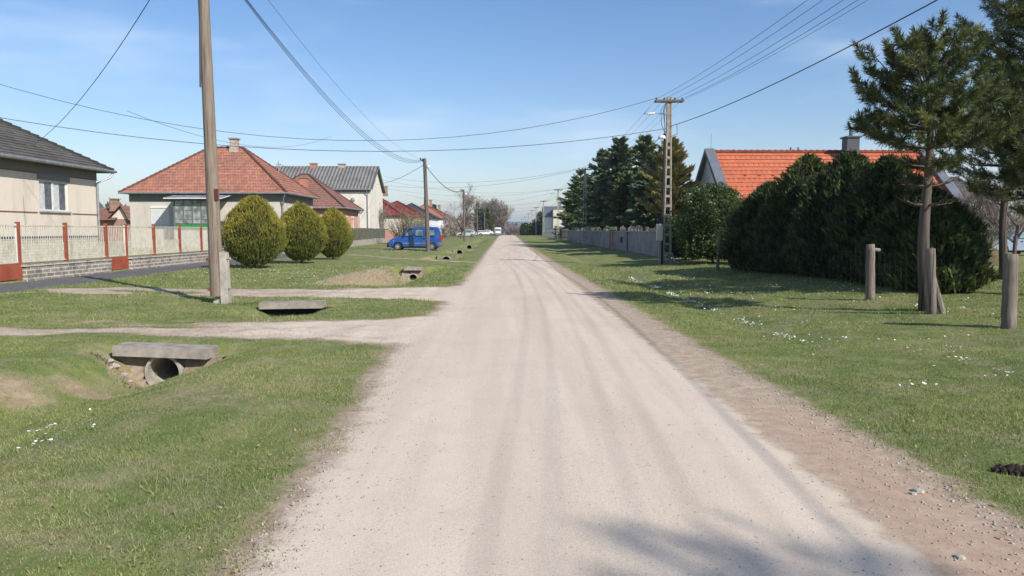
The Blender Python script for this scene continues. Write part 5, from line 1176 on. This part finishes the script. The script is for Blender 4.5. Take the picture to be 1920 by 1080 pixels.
spruce('olive ivy-clad fir inside the bare trees', 914, 388, 232, 3.0, 'thuja', 2600, 13, .3, W_=.35, group='dark firs above the roofs')
for k, (px, pyt, Y) in enumerate(((981, 419, 240), (986, 418, 232), (991, 420, 226), (997, 419, 219))):
    X = X_of(px, Y); zb = min(hz(X, Y), 0); shell_tree('green_column', ['leftmost', 'second', 'third', 'rightmost'][k]+' clipped olive-green column in the row near the far road end', 'conifer', (X, Y, zb), at(px, pyt, Y).z-zb, 1.1, [(0, .8), (.3, 1), (.8, .8), (1, .3)], FOL['laurel'], 1500, (.3, .5), (.2, .35), 1, .1, 2, None, 'row of clipped columns by the far road', .0, 40+k)
# the two near pines
def pine(label, X, Y, zb, H, Rc, zc, seed, lean=0., bare0=1.9, low=.45, ntuft=620, nned=26, trunk_r=.108, fork=False):
    r0 = random.Random(seed); t = thing('pine_tree', label, 'tree', (X, Y, zb)); base = Vector((X, Y, zb))
    ax = lambda z: Vector((X+lean*(z/H)**1.3+.05*math.sin(z*1.6+seed), Y+.05*math.sin(z*1.1), zb+z))
    zs = [H*k/14 for k in range(15)]
    MB().tube([ax(z)-Vector((0, 0, .15 if z == 0 else 0)) for z in zs], [trunk_r*(1.25 if z == 0 else 1)*(1-.86*z/H)+.012 for z in zs], 12).build('trunk', MAT['bark'], t, smooth=True)
    br = MB(); tips = []
    nl = int((H-bare0)/.30)
    for k in range(nl):
        f = k/(nl-1); z = bare0+(H-.15-bare0)*f; zz = zb+z
        prof = float(np.interp(z/H, [.3, .42, .5, .62, .78, .9, 1.], [.7, .85, .97, 1., .88, .62, .25])); nb = r0.randint(5, 7)
        a0 = r0.uniform(0, 6.28)
        for j in range(nb):
            a = a0+j*2*math.pi/nb+r0.uniform(-.35, .35); Lb = Rc*prof*r0.uniform(.65, 1.05)*(low if z < zc else 1); up = r0.uniform(.05, .35)+.5*f
            p0 = ax(z); p1 = p0+Vector((math.cos(a), math.sin(a), up*.35))*Lb*.5; p2 = p0+Vector((math.cos(a), math.sin(a), up))*Lb
            br.tube([p0, p1, p2], [.028*(1-.6*f)+.006, .016, .006], 4, False)
            dead = z < zc and r0.random() < (.92 if z < zc*.78 else .45)
            ns = int(3+Lb*5.2)
            for i in range(ns):
                u = .3+.7*(i+r0.random())/ns; p = p0.lerp(p1, u*2) if u < .5 else p1.lerp(p2, u*2-1)
                s = r0.choice((-1, 1)); aa = a+s*r0.uniform(.4, 1.2); l2 = Lb*(1-u*.6)*r0.uniform(.2, .45)+.06; q = p+Vector((math.cos(aa), math.sin(aa), r0.uniform(.0, .75)))*l2
                br.tube([p, q], [.007, .004], 3, False)
                if dead:
                    if r0.random() < .5: br.tube([q, q+Vector((r0.uniform(-.2, .2), r0.uniform(-.2, .2), r0.uniform(-.1, .15)))], .003, 3, False)
                else:
                    tips.append((q, (q-p).normalized(), r0.random())); 
                    if l2 > .3: tips.append((p.lerp(q, .5), (q-p).normalized(), r0.random()))
            if not dead: tips.append((p2, (p2-p1).normalized(), r0.random()))
    tips.append((ax(H), Vector((0, 0, 1)), .5)); br.build('branches', MAT['bark'], t)
    N = len(tips); A = np.array([q for q, _, _ in tips]); B = np.array([tuple(d) for _, d, _ in tips])+np.array([0, 0, .45]); B = norm(B); T = np.array([v for _, _, v in tips])
    P = np.repeat(A, nned, 0); D = np.repeat(B, nned, 0); s = rng.random((len(P), 1)); P = P+D*(s-.8)*.24
    D2 = norm(D*(.30+.5*s)+rand_unit(len(P))*.62); Ln = rng.uniform(.10, .16, len(P)); leafmesh('foliage', P, D2, Ln, .0145, FOL['pine'], t, np.clip(np.repeat(T**1.3, nned)*.9+rng.random(len(P))*.15, 0, 1), np.repeat((T > .85)*.6, nned))
    print('pine tufts', N); return t
b = gr(1738, 578, .2); zb = hz(b.x, b.y)
pine('near pine with tall bare trunk and open airy crown, in front of the orange roof', b.x, b.y, zb, at(1712, 42, b.y).z-zb-.36, 1.36, 2.7, 3, -.22, 1.9, nned=105)
X2 = at(1930, 400, 14.5).x
pine('larger pine cut off by the right edge of the view, its twigs reaching low', X2+1.1, 15.4, hz(X2, 15.2), 6.9, 2.05, 2.0, 8, -.1, 1.7, nned=74, trunk_r=.15)
# trees behind the camera whose shade falls on the road
def bare_tree(name, label, X, Y, H, spread, mat='twig', depth=4, seed=0, trunk_r=None, zb=None, n0=1, tips=0, group=None, up=.55, tipL=.4, tipW=.02, cat='tree'):
    r0 = random.Random(seed); zb = hz(X, Y) if zb is None else zb; t = thing(name, label, cat, (X, Y, zb), group); tr = MB(); br = MB(); T = []
    trunk_r = trunk_r or H*.02
    def grow_(p, d, L_, r, k):
        q = p+d*L_*.5+Vector((r0.uniform(-.06, .06), r0.uniform(-.06, .06), 0))*L_; e = q+(d+Vector((r0.uniform(-.15, .15), r0.uniform(-.15, .15), .1))).normalized()*L_*.5
        (tr if k == 0 else br).tube([p, q, e], [r, r*.82, r*.62], 7 if k < 1 else (5 if k < 2 else 3), False)
        if k >= depth: T.append((e, (e-q).normalized())); T.append((q, (e-q).normalized())); return
        for j in range(r0.randint(3, 4) if k else 5):
            a = r0.uniform(0, 6.28); s = spread*r0.uniform(.6, 1.2); nd = (d*up*1.4+Vector((math.cos(a)*s, math.sin(a)*s, r0.uniform(.0, .6)))).normalized(); f = 1. if j == 0 else r0.uniform(.3, .95)
            grow_(p.lerp(e, f) if f < .9 else e, nd, L_*r0.uniform(.55, .8), r*.55, k+1)
    for j in range(n0):
        a = r0.uniform(0, 6.28); d = Vector((math.cos(a)*.45*(n0 > 1), math.sin(a)*.45*(n0 > 1), 1)).normalized(); grow_(Vector((X, Y, zb-.1)), d, H*.36, trunk_r, 0)
    tr.build('trunk', MAT[mat], t); br.build('branches', MAT[mat], t)
    if tips:
        A = np.repeat(np.array([tuple(p) for p, _ in T]), tips, 0); D = np.repeat(np.array([tuple(d) for _, d in T]), tips, 0)+rand_unit(len(A))*.8+np.array([0, 0, .2]); A = A+rng.normal(0, tipL*.25, A.shape)
        leafmesh('twigs', A, D, rng.uniform(.5, 1.2, len(A))*tipL, tipW, tips_mat, t)
    return t
tips_mat = FOL['baretips']
pine('pine standing behind the viewpoint whose shade falls on the road', 10.5, -7.5, .2, 10.0, 1.5, 6.3, 21, 0, 5.8, nned=12)
pine('third pine deeper in the garden, filling the gap between the two near pines', X_of(1885, 21), 21, hz(11, 21), at(1880, 130, 21).z-.2, 1.9, 2.5, 33, .1, 2.2, nned=44)
bare_tree('bare_tree', 'wide bare tree with many fine twigs beyond the silver hatchback', X_of(865, 128), 128, 9.5, .95, 'twig', 4, 5, tips=3, tipL=.9, tipW=.05)
for k, (px, pyt, Y) in enumerate(((905, 386, 262), (916, 374, 250), (926, 371, 244), (934, 377, 240), (939, 386, 236))):
    X = X_of(px, Y); H = at(px, pyt, Y).z+3.0; bare_tree('tall_bare_tree', ['leftmost', 'second', 'middle', 'fourth', 'rightmost'][k]+' of the five tall bare poplars at the left of the far road end', X, Y, H*1.0, .5, 'twig', 4, 60+k, zb=-2.8, tips=6, tipL=1.6, tipW=.10, group='tall bare trees at the far road end', up=1.0)
for k, (px, Y, H) in enumerate(((840, 175, 5), (880, 190, 6), (858, 182, 4.5), (745, 115, 5), (970, 300, 5), (963, 320, 5), (957, 330, 5), (955, 345, 6.5), (966, 345, 4.5), (975, 290, 5))):
    bare_tree('small_bare_tree', ['low bare shrub-like tree behind the silver hatchback roof', 'leafless reddish tree left of the firs', 'low leafless tree between the hatchback and the spreading bare tree', 'pale leafless tree before the tall white house gable', *['leafless tree in the thicket left of where the road vanishes, '+w_ for w_ in ('rightward and nearer', 'in the middle', 'hardly left of the road', 'tallest at the road', 'small and far', 'standing on the road line')]][k], X_of(px, Y), Y, H*1.2, .8, 'twigb' if k == 3 else 'twig', 3, 80+k, tips=7, tipL=.9, tipW=.07 if k != 3 else .04, zb=(None if Y < 200 else -1.5), group=None if k < 4 else 'leafless trees where the road vanishes')
bare_tree('bare_tree', 'whitish leafless tree right of the tall white house, over the olive fence', X_of(718, 96), 96, 5.2, .7, 'twigb', 4, 301, tips=2, tipL=.5, tipW=.03)
tips_mat = FOL['forsyth']
def stem_shrub(name, label, X, Y, H, w, n, mat, leaf, seed=0, nb=26, L_=.16, W_=.05):
    r0 = random.Random(seed); zb = hz(X, Y); t = thing(name, label, 'bush', (X, Y, zb)); m = MB(); P = []; D = []
    for k in range(n):
        a = r0.uniform(0, 6.28); q = r0.random()**.6; b0 = Vector((X+math.cos(a)*w*.35*q, Y+math.sin(a)*w*.35*q, zb-.05)); hh = H*(1.05-.45*q*q)*r0.uniform(.75, 1.1)
        tip = b0+Vector((math.cos(a)*w*.65*q, math.sin(a)*w*.65*q, hh)); mid = b0.lerp(tip, .5)+Vector((-math.cos(a), -math.sin(a), 0))*.08*w*q; m.tube([b0, mid, tip], [.025, .015, .006], 3, False)
        for i in range(nb):
            u = .12+.9*r0.random(); p = (b0.lerp(mid, u*2) if u < .5 else mid.lerp(tip, u*2-1)); d = Vector((r0.gauss(0, .6), r0.gauss(0, .6), r0.uniform(.1, 1.2))); l = r0.uniform(.1, .45)
            if i % 3 == 0: m.tube([p, p+d*l], .006, 3, False)
            P.append(p+d*l*r0.random()); D.append(d)
    m.build('stems', MAT[mat], t); P, D = np.array(P), np.array(D); leafmesh('buds', P, D, rng.uniform(.5, 1.4, len(P))*L_, W_, FOL[leaf], t, None, rng.random(len(P))*.8)
stem_shrub('budding_shrub', 'yellowish budding shrub behind the nose of the blue van', X_of(760, 84), 84, 3.6, 2.2, 130, 'twig', 'forsyth', 1)
stem_shrub('budding_shrub', 'paler budding shrub just behind the windscreen of the blue van', X_of(787, 88), 88, 3.4, 1.9, 110, 'twigb', 'forsyth', 2)
tips_mat = FOL['baretips']
bare_tree('fruit_tree', 'pale multi-stemmed bare fruit tree before the white garage', X_of(1852, 38), 38, 3.8, .8, 'palebark', 4, 120, n0=4, trunk_r=.09, tips=2, tipL=.35, tipW=.015)
bare_tree('bare_tree', 'brown bare tree with dense twigs at the far right edge', X_of(1905, 33), 33, 4.6, .8, 'twig', 4, 121, trunk_r=.1, tips=5, tipL=.4, tipW=.02)
bare_tree('bare_tree', 'dark thin-stemmed bare tree just left of the pale fruit tree', X_of(1826, 35), 35, 4.2, .75, 'bark', 4, 122, trunk_r=.07, tips=4, tipL=.4, tipW=.018)
# far wood
def farwood():
    P = []
    for k in range(9000):
        a = R(random.uniform(-44, 44)); 
        rr_ = random.uniform(300, 520) if abs(a) > R(2.2) else random.uniform(430, 620); x, y = rr_*math.sin(a), rr_*math.cos(a)
        if abs(x) < 7 and y < 420: continue
        z0 = float(height(np.array([x]), np.array([y]))[0]); hmax = 7+3.5*math.sin(x*.03)+2*math.sin(x*.11+y*.02); P.append((x, y, z0+random.random()**.8*max(hmax, 3)))
    P = np.array(P); n = len(P); V, F = sprays(P, rand_unit(n)*.5+np.array([0, 0, 1.]), rng.uniform(2, 4.5, n), rng.uniform(1.0, 2.2, n))
    tag(np_mesh('far_wood', V, F, FOL['farwood'], attrs={'tint': np.repeat(rng.random(n), 4), 'gold': np.repeat((rng.random(n) > .85)*1., 4)}), 'far brown leafless wood along the horizon', 'wood', kind='stuff')
farwood()
def thicket(lab, x0, x1, y0, y1, h, n, mat, z=None):
    P = np.stack([rng.uniform(x0, x1, n), rng.uniform(y0, y1, n), rng.random(n)**.8], 1); P[:, 2] = height(P[:, 0], P[:, 1])+P[:, 2]*h*(.6+.5*vnoise(P[:, 0], P[:, 1], .8)); s = 1 if y0 < 60 else y0/70
    V, F = sprays(P, rand_unit(n)+np.array([0, 0, .9]), rng.uniform(.25, .6, n)*s, rng.uniform(.04, .1, n)*s)
    tag(np_mesh('thicket', V, F, FOL[mat], attrs={'tint': np.repeat(rng.random(n), 4), 'gold': np.repeat(rng.random(n)*.5, 4)}), lab, 'thicket', kind='stuff')
thicket('brown leafless thicket between the far houses and the parked cars', -13, -9.5, 150, 235, 3.2, 5000, 'baretips')
thicket('tangled twigs and dry stems along the fences behind the silver car', -12.5, -11.2, 100, 150, 1.5, 2600, 'baretips')
thicket('brown leafless hedge at the back of the garden behind the white garage', 20, 60, 60, 70, 4.5, 7000, 'baretips')
# weeds at the foot of the near pole and round the culvert
def tufts(lab, spots, n, h):
    P = []; D = []
    for x, y, r_ in spots:
        for k in range(n): xx, yy_ = random.gauss(x, r_), random.gauss(y, r_*.6); P.append((xx, yy_, hz(xx, yy_)-.01)); D.append((random.uniform(-.7, .7), random.uniform(-.7, .7), 1))
    P, D = np.array(P), np.array(D); tag(leafmesh('weeds', P, D, rng.uniform(.5, 1, len(P))*h, h*.13, FOL['tuft'], None), lab, 'weeds', kind='stuff')
tufts('longer green weeds round the pole foot, culverts and posts', [(-5.75, 16.2, .18), (-5.5, 16.35, .2), (-5.45, 10.05, .12), (-3.95, 10.05, .12), (-4.9, 9.85, .12), (-4.45, 9.82, .12), (8.0, 11.9, .1), (8.2, 14.5, .12), (8.1, 16.6, .12), (8.9, 15.7, .15)], 90, .08)

def straw():
    n = 5200; y = rng.uniform(21.9, 33.2, n); x = dcx(y)-rng.uniform(-.1, 1.25, n); k = rng.random(n) < .35+.65*np.sin(y*1.3)**2; x, y = x[k], y[k]; n = len(x)
    e = rng.normal(0, .45, 500); x = np.concatenate([x, -7.5+e*3]); y = np.concatenate([y, 57+rng.normal(0, 2, 500)]); n = len(x)
    P = np.stack([x, y, height_n(x, y)-.01], 1); D = np.stack([rng.normal(.5, .4, n), rng.normal(0, .5, n), rng.uniform(.15, .9, n)], 1)
    tag(leafmesh('dry_grass', P, D, rng.uniform(.08, .24, n), rng.uniform(.006, .014, n), STRAW, None), 'dry straw coloured grass lying on the ditch bank by the golden bushes', 'grass', kind='stuff')
STRAW = foliage('straw', (.38, .32, .20), (.56, .49, .34), None, .15, .9)
straw()

# ------------------------------------------------------------ mound
def mound():
    c = gr(1862, 503, .2); X, Y = X_of(1862, 29.5), 29.5; n = 40; V = []; F = []
    for i in range(13):
        for k in range(n):
            a = 2*math.pi*k/n; r_ = i/12; V.append((X+math.cos(a)*1.15*r_, Y+math.sin(a)*1.0*r_, hz(X, Y)-.05+.72*(math.cos(r_*math.pi)*.5+.5)**.8+.03*mnoise.noise(Vector((math.cos(a)*r_*5, math.sin(a)*r_*5, 0)))))
    for i in range(12):
        for k in range(n): F.append((i*n+k, i*n+(k+1) % n, (i+1)*n+(k+1) % n, (i+1)*n+k))
    tag(np_mesh('earth_mound', V, F, plain('mossy_soil', (.14, .12, .055), .95, .4, 6, bump=.6), origin=(X, Y, .2), smooth=True), 'rounded mossy earth mound on the lawn at far right', 'mound')
mound()
mh = MB()
g0 = gr(1905, 890, .0)
for k in range(26):
    a = random.uniform(0, 6.28); r_ = random.random()*.11; s = random.uniform(.02, .04); mh.lathe((g0.x+math.cos(a)*r_*1.3, g0.y+math.sin(a)*r_*.7, hz(g0.x, g0.y)+.03*(1-r_/.16)), [(.001, -s), (s, -s*.3), (s*.9, s*.4), (.001, s)], 6)
tag(mh.build('molehill', plain('dark_soil', (.035, .025, .018), .95, .4, 20), None, tuple(Vector((g0.x, g0.y, 0)))), 'small heap of fresh dark soil in the grass at the right edge', 'soil heap')
for lab, px, py, s in (('grey stone lying on the reddish dirt at lower right', 1722, 925, .028), ('pale stone at the foot of the picture on the reddish dirt', 1800, 1052, .02), ('stone lying beside the dirt shoulder left of the grey one', 1712, 930, .018)):
    g = gr(px, py, 0); m = MB(); m.lathe((g.x, g.y, hz(g.x, g.y)+s*.3), [(.001, -s*.6), (s*1.3, -s*.2), (s*1.1, s*.35), (.001, s*.55)], 8); tag(m.build('stone', MAT['stone'], None, (g.x, g.y, 0)), lab, 'stone')

# ------------------------------------------------------------ cars
def car(label, cat, L_, Wd, prof, belt, top, wheels, wr, paintm, wins, loc, rz, ws, lampz, bumper=True, strip=None, group=None, mirror=None, rear_win=None):
    """prof: closed side outline (x back from nose, z) with wheel arches; body is lofted across its width with tumblehome"""
    t = thing('parked_car', label, cat, loc, group, rz); ORG[t.name] = Vector((0, 0, 0)); n = len(prof); W2 = Wd/2
    cxp, czp = sum(p[0] for p in prof)/n, sum(p[1] for p in prof)/n
    def yw(z): return W2*(1-.17*max(0, (z-belt))/(top-belt)) if z > belt else W2*(1-.04*max(0, (belt-z)/belt)**2)
    st = [(-1, .035), (-.955, .008), (-.8, 0), (0, -.0), (.8, 0), (.955, .008), (1, .035)]
    V = []
    for s, ins in st:
        for x, z in prof:
            dx, dz = cxp-x, czp-z; l = math.hypot(dx, dz); nosey = 0.10*(s*s) if x < .3 else (0.05*s*s if x > L_-.3 else 0); V.append((x+dx/l*ins+(nosey if x < .3 else -nosey)-L_/2, s*yw(z), z+dz/l*ins))
    F = []
    for i in range(len(st)-1):
        for k in range(n): F.append((i*n+k, i*n+(k+1) % n, (i+1)*n+(k+1) % n, (i+1)*n+k))
    F.append(tuple(range(n-1, -1, -1))); F.append(tuple((len(st)-1)*n+k for k in range(n)))
    me = bpy.data.meshes.new('body'); me.from_pydata(V, [], F); me.polygons.foreach_set('use_smooth', [True]*len(me.polygons)); me.update()
    try: me.set_sharp_from_angle(angle=R(35))
    except Exception: pass
    body = link_mesh(me, 'body', MAT[paintm], t, None)
    def panel(mb, poly, off=.008, th=.012):
        for s in (-1, 1):
            P = [Vector((x-L_/2, s*(yw(z)+off), z)) for x, z in poly]; Q = [Vector((x-L_/2, s*(yw(z)-th), z)) for x, z in poly]
            mb.face(P if s > 0 else P[::-1]); 
            for k in range(len(P)): mb.face([P[k], P[(k+1) % len(P)], Q[(k+1) % len(P)], Q[k]])
    for poly in wins:
        for s in (-1, 1):
            m = MB(); P = [Vector((x-L_/2, s*(yw(z)+.004), z)) for x, z in poly]; Q = [p-Vector((0, s*.02, 0)) for p in P]; m.face(P); [m.face([P[k], P[(k+1) % len(P)], Q[(k+1) % len(P)], Q[k]]) for k in range(len(P))]
            w_ = m.build('window', MAT['carglass'], t)
            c = Vector((sum(p.x for p in P)/len(P), 0, sum(p.z for p in P)/len(P))); b_ = MB()
            for k in range(len(P)): b_.bar(P[k], P[(k+1) % len(P)], .035, .02, (0, s, 0))
            b_.build('seal', MAT['black'], w_)
    for (x0, z0, x1, z1), nm in ((ws, 'windscreen'), (rear_win, 'rear_window')):
        m = MB(); y0, y1 = yw(z0)*.90, yw(z1)*.88; dx, dz = x1-x0, z1-z0; l = math.hypot(dx, dz); nx_, nz_ = -dz/l*.012, dx/l*.012
        if nm == 'rear_window': nx_, nz_ = -nx_, -nz_
        a = [(x0+nx_-L_/2, -y0, z0+nz_), (x0+nx_-L_/2, y0, z0+nz_), (x1+nx_-L_/2, y1, z1+nz_), (x1+nx_-L_/2, -y1, z1+nz_)]; b_ = [(p[0]-nx_*3, p[1], p[2]-nz_*3) for p in a]; m.hexa(b_, a); m.build(nm, MAT['carglass'], t)
    for wx in wheels:
        for s in (-1, 1):
            wy = s*(W2-.115); m = MB(); m.lathe((wx-L_/2, wy, wr), [(wr*.62, -.10), (wr*.93, -.10), (wr, -.06), (wr, .06), (wr*.93, .10), (wr*.62, .10)], 24, 'y'); w_ = m.build('wheel', MAT['rubber'], t, smooth=False)
            h = MB(); yy_ = s*.085; h.lathe((wx-L_/2, wy, wr), [(wr*.66, yy_*.98), (wr*.60, yy_*1.14), (wr*.56, yy_*.9)], 24, 'y')
            for k in range(8): a = 2*math.pi*k/8; h.bar((wx-L_/2+math.cos(a)*wr*.1, wy+yy_, wr+math.sin(a)*wr*.1), (wx-L_/2+math.cos(a)*wr*.6, wy+yy_*1.05, wr+math.sin(a)*wr*.6), .05, .03, (0, 1, 0))
            h.lathe((wx-L_/2, wy, wr), [(wr*.18, yy_*.9), (wr*.18, yy_*1.2), (.001, yy_*1.25)], 12, 'y'); h.build('rim', MAT['rim'], w_)
            k_ = MB(); k_.lathe((wx-L_/2, wy-s*.03, wr), [(wr*.58, 0), (.001, 0)], 16, 'y'); k_.build('wheel_well_disc', MAT['black'], w_)
    for s in (-1, 1):
        m = MB(); y = s*W2*.72; m.hexa([(.10-L_/2, y-.17, lampz-.10), (.02-L_/2+.04, y+.17*0+.12*s, lampz-.10), (.5-L_/2, s*(W2+.004), lampz-.06), (.5-L_/2, s*(W2-.2), lampz-.06)], [(.24-L_/2, y-.14, lampz+.07), (.22-L_/2, y+.12*s, lampz+.07), (.55-L_/2, s*(W2+.004), lampz+.08), (.55-L_/2, s*(W2-.2), lampz+.08)]); m.build('headlight', MAT['lamp'], t)
        m = MB(); m.box((L_-.10-L_/2, s*(W2-.2), belt-.35), (L_-L_/2+.012, s*(W2+.006), belt+.12)); m.build('tail_light', MAT['tail'], t)
        if mirror: m = MB(); m.hexa([(mirror[0]-L_/2, s*W2, mirror[1]), (mirror[0]+.1-L_/2, s*W2, mirror[1]), (mirror[0]+.12-L_/2, s*(W2+.2), mirror[1]), (mirror[0]-.02-L_/2, s*(W2+.2), mirror[1])], [(mirror[0]-L_/2, s*W2, mirror[1]+.17), (mirror[0]+.1-L_/2, s*W2, mirror[1]+.17), (mirror[0]+.1-L_/2, s*(W2+.2), mirror[1]+.2), (mirror[0]-L_/2, s*(W2+.2), mirror[1]+.2)]); m.build('wing_mirror', MAT['black'], t)
        m = MB(); 
        for hx in (1.95, 2.75): m.box((hx-L_/2, s*(W2+.001), belt-.16), (hx+.16-L_/2, s*(W2+.025), belt-.12))
        m.build('door_handle', MAT['black'], t)
    if bumper:
        m = MB(); m.hexa([(-.03-L_/2, -W2*.84, .26), (-.03-L_/2, W2*.84, .26), (.35-L_/2, W2+.01, .26), (.35-L_/2, -W2-.01, .26)], [(-.03-L_/2, -W2*.84, .58), (-.03-L_/2, W2*.84, .58), (.35-L_/2, W2+.01, .58), (.35-L_/2, -W2-.01, .58)]); m.build('front_bumper', MAT['black'], t, bevel=.04)
        m = MB(); m.box((L_-.28-L_/2, -W2-.01, .36), (L_+.03-L_/2, W2+.01, .64)); m.build('rear_bumper', MAT['greymetal'], t, bevel=.03)
    if strip:
        m = MB(); panel(m, [(wheels[0]+wr+.08, strip-.06), (wheels[1]-wr-.08, strip-.06), (wheels[1]-wr-.08, strip+.05), (wheels[0]+wr+.08, strip+.05)], .02); m.build('side_strip', MAT['greymetal'], t)
    m = MB()
    for x in (1.72, 2.62, 3.0):
        if x < L_-.5 and abs(x-wheels[1]) > wr: panel(m, [(x, .32), (x+.012, .32), (x+.012, belt), (x, belt)], .002, .002)
    if m.f: m.build('door_gap', MAT['black'], t)
    m = MB(); m.box((.3-L_/2, -W2+.25, .2), (L_-.3-L_/2, W2-.25, .6)); m.build('underbody', MAT['black'], t)
    return t
def arch(xc, r, n=8, z0=.24): return [(xc+r*math.cos(math.pi*k/n), z0+.06+r*math.sin(math.pi*k/n)) for k in range(n+1)]
van_prof = [(.05, .28), (0, .42), (.02, .66), (.14, .82), (.42, .93), (.98, 1.06), (1.3, 1.36), (1.62, 1.66), (1.9, 1.76), (2.4, 1.81), (3.2, 1.82), (3.75, 1.79), (3.96, 1.7), (4.08, 1.2), (4.12, .85), (4.12, .30)]+arch(3.42, .38)+arch(.80, .38)
Yv = 59.5; xa, xb = at(729, 468, Yv).x, at(829, 468, Yv).x; sc = (xb-xa)/4.12
v = car('blue high-roofed van parked across the verge behind the second wooden pole', 'van', 4.12, 1.72, van_prof, 1.08, 1.82, (.80, 3.42), .315, 'blue',
    [[(1.32, 1.12), (1.62, 1.52), (1.78, 1.60), (2.02, 1.62), (2.02, 1.12)], [(2.16, 1.12), (2.16, 1.62), (2.78, 1.62), (2.78, 1.12)], [(2.95, 1.14), (2.95, 1.62), (3.62, 1.60), (3.66, 1.2), (3.60, 1.14)]],
    ((xa+xb)/2, Yv, hz((xa+xb)/2, Yv)+.0), 0, (1.02, 1.10, 1.60, 1.63), .74, strip=.56, mirror=(1.28, 1.12), rear_win=(4.1, 1.12, 3.98, 1.62))
v.scale = (sc, sc, sc); print('van scale', sc)
hat = [(.05, .28), (0, .42), (.03, .62), (.2, .76), (.95, .95), (1.25, 1.15), (1.65, 1.38), (2.1, 1.5), (2.8, 1.51), (3.4, 1.40), (3.75, 1.12), (3.85, .9), (3.86, .34)]+arch(3.18, .35)+arch(.75, .35)
hw = [[(1.3, .98), (1.75, 1.34), (2.0, 1.40), (2.05, .98)], [(2.13, .98), (2.13, 1.41), (2.7, 1.41), (2.85, .99)], [(2.95, 1.0), (2.82, 1.40), (3.15, 1.36), (3.45, 1.08)]]
car('silver hatchback parked beside the third wooden pole', 'car', 3.86, 1.68, hat, .95, 1.51, (.75, 3.18), .30, 'silver', hw, (at(873, 440, 146).x, 146, hz(-8, 146)), R(6), (.98, .96, 1.6, 1.37), .66, mirror=(1.2, .98), rear_win=(3.78, 1.08, 3.44, 1.38))
sed = [(.05, .28), (0, .42), (.03, .62), (.2, .74), (1.2, .92), (1.5, 1.1), (1.95, 1.36), (2.4, 1.43), (2.9, 1.42), (3.4, 1.2), (3.75, 1.02), (4.3, .96), (4.4, .8), (4.4, .34)]+arch(3.55, .34)+arch(.8, .34)
sw = [[(1.6, .95), (2.0, 1.28), (2.3, 1.33), (2.35, .95)], [(2.43, .95), (2.43, 1.33), (2.9, 1.32), (3.25, 1.0)]]
car('white saloon car parked in the distance between two slim poles', 'car', 4.4, 1.72, sed, .93, 1.43, (.8, 3.55), .30, 'whitecar', sw, (at(911, 440, 192).x, 192, hz(-6, 190)), R(3), (1.22, .93, 1.93, 1.35), .64, mirror=(1.5, .95), rear_win=(3.72, 1.03, 3.38, 1.2))
car('white car half hidden behind the white saloon, farther left', 'car', 3.86, 1.68, hat, .95, 1.51, (.75, 3.18), .30, 'whitecar', hw, (at(897, 440, 205).x, 205, hz(-7, 190)-.2), R(10), (.98, .96, 1.6, 1.37), .66, mirror=(1.2, .98), rear_win=(3.78, 1.08, 3.44, 1.38))
vp = [(x, z if z < 1.0 else 1.0+(z-1.0)*1.25) for x, z in van_prof]
c_ = car('white van seen from behind, parked at the left edge of the far road', 'van', 4.12, 1.72, vp, 1.08, 2.02, (.80, 3.42), .315, 'whitecar', [[(1.32, 1.12), (1.62, 1.6), (2.02, 1.7), (2.02, 1.12)]], (at(932, 438, 186).x, 186, hz(-3, 186)), R(-82), (1.02, 1.10, 1.60, 1.75), .74, mirror=(1.28, 1.12), rear_win=(4.1, 1.12, 3.98, 1.7))
car('grey-blue car parked behind the mound at far right', 'car', 4.4, 1.72, sed, .93, 1.43, (.8, 3.55), .30, 'greycar', sw, (at(1893, 470, 41).x, 41, hz(26, 41)), R(15), (1.22, .93, 1.93, 1.35), .64, mirror=(1.5, .95), rear_win=(3.72, 1.03, 3.38, 1.2))

# ------------------------------------------------------------ haze
def haze():
    m = bpy.data.materials.new('haze'); m.use_nodes = True; t = m.node_tree; t.nodes.clear(); o = nn(t, 'ShaderNodeOutputMaterial'); v = nn(t, 'ShaderNodeVolumePrincipled')
    v.inputs['Color'].default_value = (.72, .86, 1, 1); v.inputs['Density'].default_value = .00022; v.inputs['Anisotropy'].default_value = .2; t.links.new(v.outputs[0], o.inputs['Volume'])
    b = MB().box((-4200, -70, -16), (4200, 7600, 130)); ob = b.build('haze', m, None, (0, 0, 0)); tag(ob, 'faint blue haze over the whole village', 'haze', kind='stuff')
haze()
